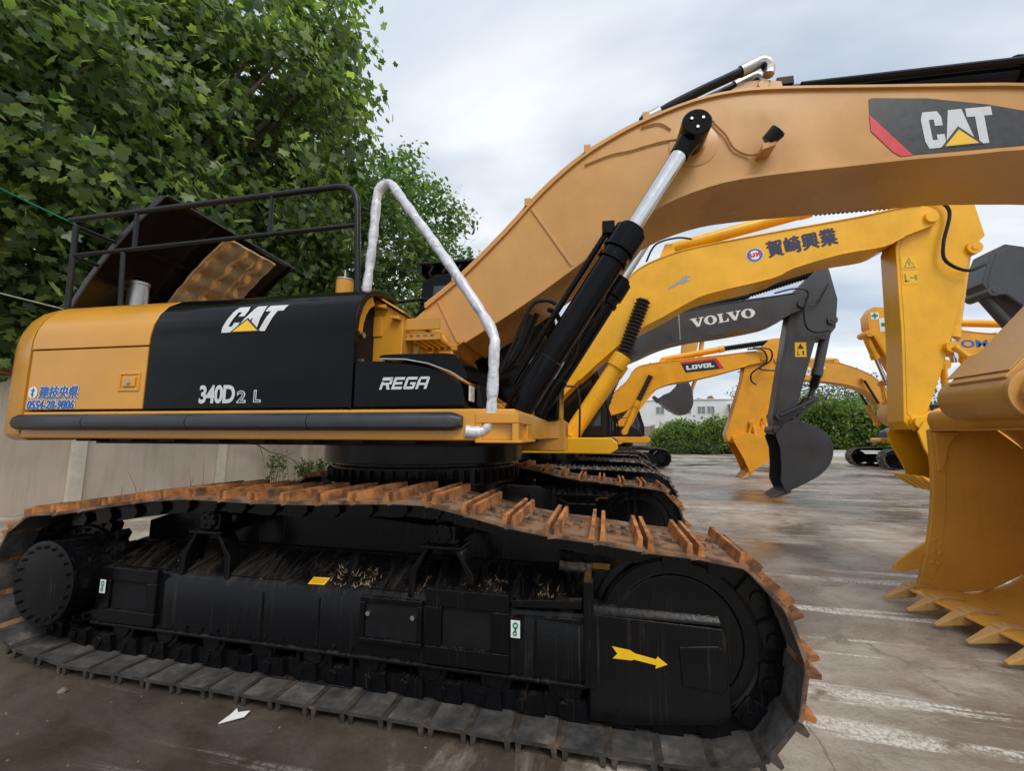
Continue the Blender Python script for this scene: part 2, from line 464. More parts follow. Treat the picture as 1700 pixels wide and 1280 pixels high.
def brick_mat():
    m, nt, b, _ = newmat('weathered_blockwork')
    v = coords(nt, rot=(R(90), 0, 0))
    br = nt.nodes.new("ShaderNodeTexBrick")
    br.inputs["Color1"].default_value = (0.30, 0.21, 0.16, 1)
    br.inputs["Color2"].default_value = (0.22, 0.19, 0.16, 1)
    br.inputs["Mortar"].default_value = (0.34, 0.32, 0.29, 1)
    br.inputs["Scale"].default_value = 1
    br.inputs["Mortar Size"].default_value = 0.02
    br.inputs["Brick Width"].default_value = 0.5
    br.inputs["Row Height"].default_value = 0.25
    nt.links.new(v, br.inputs["Vector"])
    nt.links.new(br.outputs["Color"], b.inputs["Base Color"])
    b.inputs["Roughness"].default_value = 0.9
    return m
M['block'] = brick_mat()

def leaf_mat(name, stops, trans=0.50, rough=0.38):
    m, nt, b, out = newmat(name)
    g = nt.nodes.new("ShaderNodeNewGeometry")
    col = ramp(nt, g.outputs["Random Per Island"], stops)
    v = coords(nt)
    n = noise(nt, 0.9, 2, 0.5, v)
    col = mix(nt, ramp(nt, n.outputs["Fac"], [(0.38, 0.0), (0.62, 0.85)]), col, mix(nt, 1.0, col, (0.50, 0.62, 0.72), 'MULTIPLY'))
    nt.links.new(col, b.inputs["Base Color"])
    b.inputs["Roughness"].default_value = rough
    tr = nt.nodes.new("ShaderNodeBsdfTranslucent")
    nt.links.new(mix(nt, 1.0, col, (1.5, 1.7, 0.7), 'MULTIPLY'), tr.inputs["Color"])
    mx = nt.nodes.new("ShaderNodeMixShader")
    mx.inputs[0].default_value = trans
    nt.links.new(b.outputs[0], mx.inputs[1])
    nt.links.new(tr.outputs[0], mx.inputs[2])
    nt.links.new(mx.outputs[0], out.inputs[0])
    return m
M['leaf'] = leaf_mat('plane_leaf', [(0.0, (0.070, 0.115, 0.046)), (0.40, (0.150, 0.215, 0.080)), (0.75, (0.245, 0.320, 0.120)), (0.93, (0.36, 0.43, 0.15)), (1.0, (0.40, 0.45, 0.10))])
M['leaf2'] = leaf_mat('far_tree_leaf', [(0.0, (0.055, 0.105, 0.035)), (0.5, (0.12, 0.195, 0.055)), (1.0, (0.22, 0.30, 0.09))])
M['hedge'] = leaf_mat('hedge_leaf', [(0.0, (0.065, 0.115, 0.026)), (0.5, (0.16, 0.235, 0.050)), (1.0, (0.31, 0.36, 0.09))])
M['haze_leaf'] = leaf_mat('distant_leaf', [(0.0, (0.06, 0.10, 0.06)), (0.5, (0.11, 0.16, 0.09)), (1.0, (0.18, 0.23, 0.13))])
M['weed'] = leaf_mat('weed_leaf', [(0.0, (0.05, 0.10, 0.03)), (0.6, (0.10, 0.17, 0.05)), (1.0, (0.22, 0.20, 0.09))])

# ------------------------------------------------------------------ mesh helpers
class MB:
    def __init__(s):
        s.v, s.f, s.m = [], [], []

    def add(s, vs, fs, mi=0):
        k = len(s.v)
        s.v += [tuple(p) for p in vs]
        s.f += [tuple(i + k for i in f) for f in fs]
        s.m += [mi] * len(fs)
        return s

    def box(s, x0, x1, y0, y1, z0, z1, mi=0):
        return s.add([(x0, y0, z0), (x1, y0, z0), (x1, y1, z0), (x0, y1, z0), (x0, y0, z1), (x1, y0, z1), (x1, y1, z1), (x0, y1, z1)],
                     [(0, 3, 2, 1), (4, 5, 6, 7), (0, 1, 5, 4), (1, 2, 6, 5), (2, 3, 7, 6), (3, 0, 4, 7)], mi)

    def prism(s, poly, a, b, axis='y', mi=0):
        """polygon swept along an axis: y -> (x,z), x -> (y,z), z -> (x,y)"""
        n = len(poly)
        def P(p, t):
            return (p[0], t, p[1]) if axis == 'y' else ((t, p[0], p[1]) if axis == 'x' else (p[0], p[1], t))
        vs = [P(p, a) for p in poly] + [P(p, b) for p in poly]
        fs = [tuple(range(n)), tuple(range(2 * n - 1, n - 1, -1))]
        for i in range(n):
            j = (i + 1) % n
            fs.append((j, i, n + i, n + j))
        return s.add(vs, fs, mi)

    def cyl(s, p0, p1, r0, r1=None, seg=20, mi=0):
        return s.tube([p0, p1], [r0, r0 if r1 is None else r1], seg, mi)

    def lathe(s, p0, p1, prof, seg=28, mi=0):
        """prof: (t along axis in metres, radius)"""
        p0, p1 = Vector(p0), Vector(p1)
        d = (p1 - p0).normalized()
        s._rings([(p0 + d * t, d, r) for t, r in prof], seg, mi)
        return s

    def tube(s, path, r, seg=10, mi=0):
        pts = [Vector(p) for p in path]
        n = len(pts)
        rr = r if hasattr(r, '__len__') else [r] * n
        rings = []
        for i in range(n):
            a = pts[max(0, i - 1)]
            b = pts[min(n - 1, i + 1)]
            rings.append((pts[i], (b - a).normalized(), rr[i]))
        s._rings(rings, seg, mi)
        return s

    def _rings(s, rings, seg, mi):
        d0 = rings[0][1]
        ref = Vector((0, 0, 1)) if abs(d0.z) < 0.9 else Vector((1, 0, 0))
        u = d0.cross(ref).normalized()
        vs, fs = [], []
        for p, d, r in rings:
            u = (u - d * u.dot(d)).normalized()
            w = d.cross(u)
            for k in range(seg):
                a = 2 * math.pi * k / seg
                vs.append(p + (u * math.cos(a) + w * math.sin(a)) * r)
        for i in range(len(rings) - 1):
            for k in range(seg):
                k2 = (k + 1) % seg
                fs.append((i * seg + k, i * seg + k2, (i + 1) * seg + k2, (i + 1) * seg + k))
        fs.append(tuple(range(seg - 1, -1, -1)))
        L = (len(rings) - 1) * seg
        fs.append(tuple(L + k for k in range(seg)))
        s.add(vs, fs, mi)

    def mesh(s, name, mats):
        me = bpy.data.meshes.new(name)
        me.from_pydata(s.v, [], s.f)
        for m in (mats if isinstance(mats, (list, tuple)) else [mats]):
            me.materials.append(M[m] if isinstance(m, str) else m)
        if any(s.m):
            me.polygons.foreach_set("material_index", s.m)
        bm = bmesh.new()
        bm.from_mesh(me)
        bmesh.ops.recalc_face_normals(bm, faces=bm.faces)
        bm.to_mesh(me)
        bm.free()
        me.polygons.foreach_set("use_smooth", [True] * len(me.polygons))
        me.set_sharp_from_angle(angle=R(36))
        return me

    def build(s, name, mats, parent=None, bevel=0.0, rz=0.0, seg=2):
        o = bpy.data.objects.new(name, s.mesh(name, mats))
        COL.objects.link(o)
        if parent is not None:
            o.parent = parent
        if rz:
            o.rotation_euler.z = rz
        if bevel:
            bv = o.modifiers.new("bevel", 'BEVEL')
            bv.width = bevel
            bv.segments = seg
            bv.limit_method = 'ANGLE'
            bv.angle_limit = R(38)
            bv.harden_normals = True
        return o

def empty(name, loc, rz=0):
    o = bpy.data.objects.new(name, None)
    COL.objects.link(o)
    o.location = loc
    o.rotation_euler.z = rz
    o.empty_display_size = 0.3
    return o

def tag(o, label, cat, group=None):
    o["label"] = label
    o["category"] = cat
    if group:
        o["group"] = group
    return o

def smooth_path(pts, n=6):
    P = [Vector(p) for p in pts]
    out = []
    for i in range(len(P) - 1):
        p0, p1, p2, p3 = P[max(0, i - 1)], P[i], P[i + 1], P[min(len(P) - 1, i + 2)]
        for k in range(n):
            t = k / n
            out.append(0.5 * ((2 * p1) + (p2 - p0) * t + (2 * p0 - 5 * p1 + 4 * p2 - p3) * t * t + (3 * p1 - p0 - 3 * p2 + p3) * t ** 3))
    out.append(P[-1])
    return out

def round2(pts, n=4):
    return [(p.x, p.y) for p in smooth_path([(a, b, 0) for a, b in pts], n)]

def strip(pts, t):
    """thin band polygon beside a 2-D polyline, t to its left"""
    n = len(pts)
    off = []
    for i in range(n):
        a = Vector(pts[max(0, i - 1)]); b = Vector(pts[min(n - 1, i + 1)])
        d = (b - a).normalized()
        off.append((pts[i][0] - d.y * t, pts[i][1] + d.x * t))
    return list(pts) + off[::-1]

def struct(o):
    o["kind"] = "structure"
    return o

# flat lettering ----------------------------------------------------
def glyphs(body, shear=0.0, bold=0.0, spacing=1.0):
    cu = bpy.data.curves.new("glyphs", 'FONT')
    cu.body = body
    cu.dimensions = '2D'
    cu.fill_mode = 'BOTH'
    cu.shear = shear
    cu.offset = bold
    cu.space_character = spacing
    cu.resolution_u = 4
    o = bpy.data.objects.new("glyphs", cu)
    COL.objects.link(o)
    dg = bpy.context.evaluated_depsgraph_get()
    me = o.evaluated_get(dg).to_mesh()
    vs = [(v.co.x, v.co.y) for v in me.vertices]
    fs = [tuple(p.vertices) for p in me.polygons]
    bpy.data.objects.remove(o)
    bpy.data.curves.remove(cu)
    if not vs:
        return [(0, 0), (1, 0), (1, 1)], [(0, 1, 2)]
    xs = [v[0] for v in vs]; ys = [v[1] for v in vs]
    w, h = max(xs) - min(xs), max(ys) - min(ys)
    return [((x - min(xs)) / w, (y - min(ys)) / h) for x, y in vs], fs

def polys(plist):
    vs, fs = [], []
    for p in plist:
        k = len(vs)
        vs += p
        fs.append(tuple(range(k, k + len(p))))
    return vs, fs

def ringpoly(cx, cy, rx, ry, ix, iy, n=28):
    vs, fs = [], []
    for k in range(n):
        a = 2 * math.pi * k / n
        vs += [(cx + rx * math.cos(a), cy + ry * math.sin(a)), (cx + ix * math.cos(a), cy + iy * math.sin(a))]
    for k in range(n):
        j = (k + 1) % n
        fs.append((2 * k, 2 * j, 2 * j + 1, 2 * k + 1))
    return vs, fs

def merge(*gs):
    vs, fs = [], []
    for v, f in gs:
        k = len(vs)
        vs += v
        fs += [tuple(i + k for i in q) for q in f]
    return vs, fs

def place2(g, x, y, w, h, sh=0.0):
    return [(x + u * w + sh * v * h, y + v * h) for u, v in g[0]], g[1]

def decal(name, g, mat, parent, fn, rz=0.0, cuts=0):
    vs, fs = g
    me = bpy.data.meshes.new(name)
    me.from_pydata([(u, v, 0) for u, v in vs], [], fs)
    if cuts:
        bm = bmesh.new(); bm.from_mesh(me)
        for k in range(1, cuts):
            bmesh.ops.bisect_plane(bm, geom=bm.verts[:] + bm.edges[:] + bm.faces[:], plane_co=(0, k / cuts, 0), plane_no=(0, 1, 0))
        bm.to_mesh(me); bm.free()
    for v in me.vertices:
        v.co = fn(v.co.x, v.co.y)
    me.materials.append(M[mat])
    o = bpy.data.objects.new(name, me)
    COL.objects.link(o)
    o.parent = parent
    if rz:
        o.rotation_euler.z = rz
    return o

def onplane(p0, p1, h, y):
    """unit square -> plane at lateral y, baseline p0->p1 (x,z), height h"""
    a, b = Vector(p0), Vector(p1)
    d = b - a
    nrm = Vector((-d.y, d.x)).normalized() * h
    return lambda u, v: (a.x + d.x * u + nrm.x * v, y, a.y + d.y * u + nrm.y * v)

L_C = polys([[(0, .2), (0, .8), (.14, 1), (.84, 1), (1, .84), (1, .60), (.62, .60), (.62, .78), (.38, .78), (.38, .22), (.62, .22), (.62, .36), (1, .36), (1, .16), (.84, 0), (.14, 0)]])
L_A = polys([[(0, 0), (.28, 1), (.72, 1), (1, 0), (.66, 0), (.5, .55), (.34, 0)]])
L_T = polys([[(.32, 0), (.32, .76), (0, .76), (0, 1), (1, 1), (1, .76), (.68, .76), (.68, 0)]])
L_V = polys([[(.36, 0), (0, 1), (.36, 1), (.52, .42), (.68, 1), (1, 1), (.66, 0)]])
L_L = polys([[(0, 0), (0, 1), (.4, 1), (.4, .28), (1, .28), (1, 0)]])
L_O = merge(polys([[(.12, 0), (0, .15), (0, .85), (.12, 1), (.36, 1), (.36, 0)], [(.64, 0), (.64, 1), (.88, 1), (1, .85), (1, .15), (.88, 0)], [(.36, .76), (.36, 1), (.64, 1), (.64, .76)], [(.36, 0), (.36, .24), (.64, .24), (.64, 0)]]))
S_V = polys([[(.40, 0), (.10, .90), (0, .90), (0, 1), (.52, 1), (.52, .90), (.40, .90), (.56, .36), (.76, .90), (.64, .90), (.64, 1), (1, 1), (1, .90), (.90, .90), (.60, 0)]])
S_O = ringpoly(.5, .5, .5, .52, .20, .40)
S_L = polys([[(0, 0), (0, .10), (.12, .10), (.12, .90), (0, .90), (0, 1), (.56, 1), (.56, .90), (.44, .90), (.44, .10), (.72, .10), (.88, .36), (1, .36), (.96, 0)]])

def cat_letters(sh=0.0):
    return merge(place2(L_C, 0, 0, .30, 1, sh), place2(L_A, .29, 0.02, .44, .98, sh), place2(L_T, .66, 0, .36, 1, sh))

CAT_TRI = ([(.27, .02), (.76, .02), (.51, .44)], [(0, 1, 2)])
CAT_TRI_EDGE = ([(.20, -.02), (.83, -.02), (.51, .53)], [(0, 1, 2)])

def strokes(*rects):
    return polys([[(a, b), (c, b), (c, d_), (a, d_)] for a, b, c, d_ in rects])
L_R = merge(strokes((0, 0, .24, .62), (0, .74, .8, 1), (.76, .42, 1, .92), (.24, .36, .76, .56)), polys([[(.80, .74), (.80, 1), (.90, 1), (1, .92), (1, .74)], [(.50, .36), (.76, .36), (1, 0), (.70, 0)]]))
L_E = strokes((0, 0, .24, 1), (.24, .78, 1, 1), (.24, .40, .9, .60), (.24, 0, 1, .22))
L_G = merge(strokes((0, .1, .24, .9), (.1, .78, 1, 1), (.1, 0, .9, .22), (.76, .22, 1, .56), (.5, .38, .76, .56)), polys([[(0, .9), (.1, 1), (.1, .9)], [(0, .1), (.1, .1), (.1, 0)], [(.9, 0), (.9, .22), (1, .22), (1, .1)]]))
L_A2 = merge(strokes((0, 0, .24, .70), (.1, .80, .9, 1), (.76, 0, 1, .90), (.24, .32, .76, .50)), polys([[(0, .70), (.1, 1), (.24, .80), (.24, .70)], [(.9, .9), (.9, 1), (1, .90)]]))
def bold_text(name, body, mat, parent, fn, k=.012, shear=0.0, spacing=1.0, mats=None):
    """ideograms thickened by overlapping prints, each a hair in front of the last"""
    g = glyphs(body, shear, 0.0, spacing)
    for i, (du, dv) in enumerate(((0, 0), (k * .35, 0), (-k * .35, 0), (0, k), (0, -k))):
        def f2(u, v, du=du, dv=dv, i=i):
            p = fn(u + du, v + dv)
            return (p[0], p[1] - .0004 * i, p[2])
        decal(name, g, mat, parent, f2)

# ================================================================== the setting
mb = MB()
mb.add([(-220, -60, 0), (260, -60, 0), (260, 320, 0), (-220, 320, 0)], [(0, 1, 2, 3)])
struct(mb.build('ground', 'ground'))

# ================================================================== tracks
def track_loop(pts, n):
    """closed CCW polyline in (x,z) -> n frames (point, tangent, outward normal)"""
    P = [Vector(p) for p in pts]
    seg = [(P[(i + 1) % len(P)] - P[i]).length for i in range(len(P))]
    tot = sum(seg)
    def at(s):
        s %= tot
        for i, l in enumerate(seg):
            if s <= l:
                return P[i].lerp(P[(i + 1) % len(P)], s / l)
            s -= l
        return P[0]
    pitch = tot / n
    out = []
    for k in range(n):
        a, b = at((k + 0.02) * pitch), at((k + 0.98) * pitch)
        t = (b - a).normalized()
        out.append(((a + b) / 2, t, Vector((t.y, -t.x))))
    return out, pitch

def arc(cx, cz, r, a0, a1, n):
    return [(cx + r * math.cos(R(a0 + (a1 - a0) * k / n)), cz + r * math.sin(R(a0 + (a1 - a0) * k / n))) for k in range(n + 1)]

def shoe_mesh(kind, pitch, w, wet=False):
    mb = MB()
    h = pitch / 2
    if kind == 'double':
        # plate with turned-down lips, two tall grousers on its edges, four bolts
        prof = [(-h - .012, .012), (-h + .010, .016), (h - .030, .016), (h + .002, .006), (h + .010, -.010), (h - .012, -.006), (h - .035, .0), (-h + .012, .0), (-h - .006, -.006)]
        mb.prism(prof, -w / 2, w / 2, 'y', 1)
        for gx, lean in ((-h + .020, -.004), (h - .036, .004)):
            g = [(gx - .016, .010), (gx + .016, .010), (gx + .010 + lean, .064), (gx - .010 + lean, .064)]
            mb.prism(g, -w / 2 + .004, w / 2 - .004, 'y', 0)
        for bx in (-.034, .026):
            for by in (-.075, .075):
                mb.cyl((bx, by, .014), (bx, by, .032), .017, .015, 6, 1)
        k0 = len(mb.f)
        # link-side skin
        mb.prism([(-h + .0, -.001), (h - .03, -.001), (h - .03, -.0035), (-h + .0, -.0035)], -w / 2 + .001, w / 2 - .001, 'y', 2)
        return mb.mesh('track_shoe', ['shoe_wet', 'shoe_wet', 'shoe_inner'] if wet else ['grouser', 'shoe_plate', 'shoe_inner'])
    prof = [(-h - .008, .010), (h - .02, .014), (h + .006, .004), (h + .006, -.008), (-h - .004, -.006)]
    mb.prism(prof, -w / 2, w / 2, 'y', 0)
    for gx in (-h + .018, -.004, h - .036):
        mb.prism([(gx - .011, .010), (gx + .011, .010), (gx + .006, .040), (gx - .006, .040)], -w / 2, w / 2, 'y', 0)
    return mb.mesh('track_shoe', ['shoe_muddy'])

def make_track(root, yc, pts, n, w, kind, joined=False, inner_sign=1):
    fr, pitch = track_loop(pts, n)
    ch = MB()
    for p, t, nr in fr:
        for dy in (-.085, .085):
            for half in (-1, 1):
                c = p + t * (half * pitch * .25)
                ox = .012 if half > 0 else -.012
                q = []
                for a, b in ((-.30, -.004), (.30, -.004), (.24, -.105), (-.24, -.105)):
                    q.append(c + t * (a * pitch) + nr * b)
                ch.prism([(v.x, v.y) for v in q], yc + dy - .022 + ox, yc + dy + .022 + ox)
        e = p + t * (pitch * .5) - nr * .058
        ch.cyl((e.x, yc - .13, e.y), (e.x, yc + .13, e.y), .034, seg=10)
    tr = ch.build('track', 'frame', root)
    if joined:
        me = shoe_mesh(kind, pitch, w)
        allv = MB()
        base = [v.co.copy() for v in me.vertices]
        pf = [tuple(p.vertices) for p in me.polygons]
        for p, t, nr in fr:
            X = Vector((t.x, 0, t.y)); Z = Vector((nr.x, 0, nr.y)); Y = Z.cross(X)
            allv.add([Vector((p.x, yc, p.y)) + X * c.x + Y * c.y + Z * c.z for c in base], pf)
        sh = allv.build('track_shoes', 'shoe_muddy', tr)
        sh["kind"] = "stuff"
        return tr
    me = shoe_mesh(kind, pitch, w)
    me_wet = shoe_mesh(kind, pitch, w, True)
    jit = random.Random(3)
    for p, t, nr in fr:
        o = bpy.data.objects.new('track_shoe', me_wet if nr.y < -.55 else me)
        COL.objects.link(o)
        o.parent = tr
        X = Vector((t.x, 0, t.y)); Z = Vector((nr.x, 0, nr.y)); Y = Z.cross(X)
        mx = Matrix(((X.x, Y.x, Z.x, p.x), (X.y, Y.y, Z.y, yc + jit.uniform(-.004, .004)), (X.z, Y.z, Z.z, p.y), (0, 0, 0, 1)))
        o.matrix_basis = mx @ Matrix.Rotation(jit.uniform(-.012, .012), 4, 'Y')
    return tr

# ================================================================== the big ochre excavator in front
SW = 0.045
ex = empty('excavator', (0, 0, 0))
tag(ex, 'huge ochre and black excavator nearest the camera with rusty tracks and raised hood', 'excavator', 'excavators parked in the yard')

TOP = [(2.20, .915), (1.95, .962), (1.67, 1.0), (1.37, 1.022), (1.05, 1.078), (.80, 1.145), (.60, 1.152), (.35, 1.142), (-.04, 1.122), (-.46, 1.118), (-.75, 1.128), (-.98, 1.122), (-1.39, 1.072), (-1.90, .985), (-2.12, .955)]
LOOP = [(-1.72, .064), (1.80, .064)] + arc(2.02, .52, .495, -62, 62, 14) + TOP[1:-1] + arc(-2.02, .53, .47, 108, 238, 14)
GA = 1.375
near_track = make_track(ex, -GA, LOOP, 49, .60, 'double')
far_track = make_track(ex, GA, LOOP, 49, .60, 'double')

def wheel_set(sg):
    """sprocket, idler, rollers of one side; sg -1 is the side towards the camera"""
    y = sg * GA
    out = sg
    # idler
    mb = MB()
    mb.lathe((2.02, y - .11, .52), (2.02, y + .11, .52), [(0.0, .10), (0.0, .300), (.01, .31), (.012, .37), (.0, .385), (.05, .392), (.055, .425), (.165, .425), (.17, .392), (.22, .385), (.208, .37), (.21, .31), (.22, .30), (.22, .10)], 48)
    idl = mb.build('idler_wheel', 'frame', ex, .004)
    # final drive and toothed sprocket
    mb = MB()
    teeth = []
    nt_ = 23
    for k in range(nt_):
        a0 = 2 * math.pi * k / nt_
        for da, rr in ((-.10, .345), (-.055, .40), (.055, .40), (.10, .345)):
            teeth.append((-2.02 + rr * math.cos(a0 + da), .53 + rr * math.sin(a0 + da)))
    mb.prism(teeth, y - .04, y + .04)
    mb.lathe((-2.02, y, .53), (-2.02, y + out, .53), [(.0, .33), (.06, .33), (.06, .275), (.245, .262), (.25, .272), (.275, .272), (.28, .245), (.285, .0)], 40)
    spr = mb.build('final_drive', 'frame', ex)
    for k in range(20):
        a = 2 * math.pi * k / 20
        b = MB()
        c = Vector((-2.02 + .235 * math.cos(a), y + out * .281, .53 + .235 * math.sin(a)))
        b.cyl(c, c + Vector((0, out * .014, 0)), .011, seg=6)
        b.build('bolt', 'frame', spr)
        b = MB()
        c2 = Vector((-2.02 + .30 * math.cos(a), y + out * .06, .53 + .30 * math.sin(a)))
        b.cyl(c2, c2 + Vector((0, out * .02, 0)), .013, seg=6)
        b.build('bolt', 'frame', spr)
    # lower rollers
    for i in range(9):
        x = -1.52 + i * .372
        mb = MB()
        mb.lathe((x, y - .115, .225), (x, y + .115, .225), [(0, .03), (0, .055), (.012, .06), (.012, .088), (.04, .098), (.045, .082), (.185, .082), (.19, .098), (.218, .088), (.218, .06), (.23, .055), (.23, .03)], 24)
        mb.build('track_roller', 'frame', ex)

for sg in (-1, 1):
    wheel_set(sg)

def track_frame(sg):
    def Y(v):
        return sg * v
    mb = MB()
    # long box beam with a sloping, dust-catching top
    sec = [(Y(1.495), .255), (Y(1.495), .555), (Y(1.470), .600), (Y(1.270), .735), (Y(1.22), .745), (Y(1.18), .745), (Y(1.18), .255)]
    mb.prism(sec, -1.78, 1.58, 'x')
    # bottom flange
    mb.prism([(Y(1.515), .238), (Y(1.515), .262), (Y(1.46), .262), (Y(1.46), .238)], -1.78, 1.575, 'x')
    fr = mb.build('track_frame', 'frame', ex, .010)
    # idler yoke: the smooth nose with the arrow
    mb = MB()
    nose = [(1.585, .105), (1.585, .612), (2.225, .598), (2.245, .57), (2.245, .21), (2.20, .165), (1.76, .105)]
    mb.prism(nose, Y(1.520), Y(1.44))
    mb.prism([(Y(1.44), .60), (Y(1.516), .606), (Y(1.512), .622), (Y(1.462), .664), (Y(1.40), .668), (Y(1.40), .60)], 1.588, 2.222, 'x')
    mb.prism([(2.02, .50), (2.20, .52), (2.235, .50), (2.235, .33), (2.20, .31), (2.03, .32)], Y(1.527), Y(1.515))
    mb.prism([(1.56, .255), (1.56, .77), (1.615, .77), (1.615, .255)], Y(1.530), Y(1.30))
    mb.prism([(1.60, .664), (1.60, .80), (1.70, .80), (1.74, .664)], Y(1.40), Y(1.28))
    mb.build('idler_yoke', 'frame', fr, .010)
    # raised rib along the front half of the beam
    mb = MB()
    mb.prism([(1.17, .60), (1.555, .622), (1.555, .668), (1.17, .64)], Y(1.506), Y(1.46))
    mb.prism([(1.20, .565), (1.555, .545), (1.555, .578)], Y(1.512), Y(1.49))
    mb.build('rib', 'frame', fr, .006)
    # guide guard under the beam
    mb = MB()
    mb.box(-.36, -.335, Y(1.49), Y(1.42), .075, .25)
    mb.box(-.16, -.135, Y(1.49), Y(1.42), .075, .25)
    mb.box(.06, .085, Y(1.49), Y(1.42), .075, .25)
    mb.box(.20, .225, Y(1.49), Y(1.42), .075, .25)
    mb.prism([(-.37, .075), (.235, .075), (.21, .055), (-.345, .055)], Y(1.50), Y(1.42))
    mb.build('guide_guard', 'frame', fr, .004)
    return fr

near_frame = track_frame(-1)
far_frame = track_frame(1)

def frame_box(x0, x1, z0, z1, y=-1.497, t=.035, bar=.035, name='pocket_guard', rough=False):
    """raised rectangular collar with a recessed dark plate inside"""
    mb = MB()
    mb.box(x0, x1, y - t, y + .01, z1 - bar, z1)
    mb.box(x0, x1, y - t, y + .01, z0, z0 + bar)
    mb.box(x0, x0 + bar, y - t, y + .01, z0 + bar, z1 - bar)
    mb.box(x1 - bar, x1, y - t, y + .01, z0 + bar, z1 - bar)
    o = mb.build(name, 'frame', near_frame, .007)
    mb = MB()
    mb.box(x0 + bar, x1 - bar, y - t * .35, y + .01, z0 + bar, z1 - bar)
    p = mb.build('recess_plate', 'dark', near_frame, .003)
    return o

frame_box(-1.70, -1.22, .27, .625, t=.030, bar=.085)
frame_box(.27, .66, .335, .592, t=.022, bar=.030, name='access_cover')
for bx in (.325, .605):
    b = MB(); b.cyl((bx, -1.505, .50), (bx, -1.525, .50), .014, seg=6); b.build('bolt', 'bolt', near_frame)
frame_box(.685, 1.165, .275, .672, t=.034, bar=.095)
# flame-cut teeth along the edge of the guard
mb = MB()
for k in range(17):
    x = .715 + k * .026
    mb.prism([(x, .672), (x + .012, .683), (x + .024, .672)], -1.530, -1.500)
    if .80 < x < 1.06:
        mb.prism([(x, .374), (x + .012, .362), (x + .024, .374)], -1.530, -1.512)
mb.build('cut_edge', 'frame', near_frame)["kind"] = "stuff"

# travel-motor guard closing the inner side of the beam
mb = MB()
mb.prism([(-1.80, .50), (-1.80, .86), (-1.45, .97), (-.30, 1.0), (.30, .95), (1.40, .86), (1.40, .50)], -1.165, -1.135)
mb.build('inner_guard', 'frame', near_frame, .004)

# carrier rollers on arched brackets
def carrier(x, sg):
    y = sg * 1.40
    mb = MB()
    leg = .20
    for s in (-1, 1):
        pth = [(x + s * .205, .585), (x + s * .195, .74), (x + s * .095, .875), (x + s * .075, .875), (x + s * .150, .735), (x + s * .165, .585)]
        mb.prism(pth, y + sg * .075, y - sg * .05)
    mb.box(x - .13, x + .13, min(y + sg * .095, y - sg * .07), max(y + sg * .095, y - sg * .07), .870, .892)
    mb.box(x - .085, x + .075, min(y + sg * .055, y - sg * .06), max(y + sg * .055, y - sg * .06), .892, 1.0)
    br = mb.build('carrier_roller_bracket', 'frame', ex, .008)
    mb = MB()
    mb.lathe((x, y + sg * .07, .955), (x, y - sg * .26, .955), [(0, .02), (0, .055), (.02, .062), (.10, .062), (.10, .085), (.12, .10), (.30, .10), (.32, .08), (.32, .02)], 24)
    mb.build('carrier_roller', 'frame', br)
    mb = MB()
    for k in range(5):
        a = 2 * math.pi * k / 5 + .3
        c = Vector((x + .04 * math.cos(a), y + sg * .07, .955 + .04 * math.sin(a)))
        mb.cyl(c, c + Vector((0, sg * .01, 0)), .009, seg=6)
    mb.build('bolt_ring', 'frame', br)["kind"] = "stuff"
for sg in (-1, 1):
    carrier(-.91, sg)
    carrier(.75, sg)

# centre frame between the tracks
mb = MB()
mb.lathe((0, 0, .62), (0, 0, 1.2), [(0, .55), (0, .80), (.30, .80), (.46, .78), (.46, .4)], 40)
for sx in (-1, 1):
    for sy in (-1, 1):
        y0, y1 = sy * .30, sy * 1.20
        vs = []
        for (xx, yy, z0, z1, wd) in ((sx * .30, y0, .62, 1.05, .34), (sx * .75, sy * .78, .60, .98, .25), (sx * 1.05, y1, .36, .72, .24)):
            vs += [(xx - wd, yy, z0), (xx + wd, yy, z0), (xx + wd, yy, z1), (xx - wd, yy, z1)]
        fs = [(0, 1, 2, 3), (8, 11, 10, 9)]
        for a in (0, 4):
            for i in range(4):
                j = (i + 1) % 4
                fs.append((a + i, a + 4 + i, a + 4 + j, a + j))
        mb.add(vs, fs)
mb.box(-.9, .9, -.62, .62, .60, .92)
mb.build('centre_frame', 'frame', ex, .015)
# swing bearing
mb = MB()
mb.lathe((0, 0, 1.07), (0, 0, 1.49), [(0, .5), (0, .79), (.045, .79), (.05, .86), (.20, .86), (.205, .82), (.23, .82), (.235, .925), (.40, .925), (.405, .8)], 64)
sl = mb.build('swing_bearing', 'frame', ex, .004)
mb = MB()
for k in range(56):
    a = 2 * math.pi * k / 56
    c = Vector((.835 * math.cos(a), .835 * math.sin(a), 1.115))
    mb.cyl(c, c + Vector((0, 0, .055)), .020, seg=6)
    c = Vector((.875 * math.cos(a), .875 * math.sin(a), 1.20))
    mb.box(c.x - .012, c.x + .012, c.y - .012, c.y + .012, 1.14, 1.25)
mb.build('bolt_ring', 'frame', sl)["kind"] = "stuff"

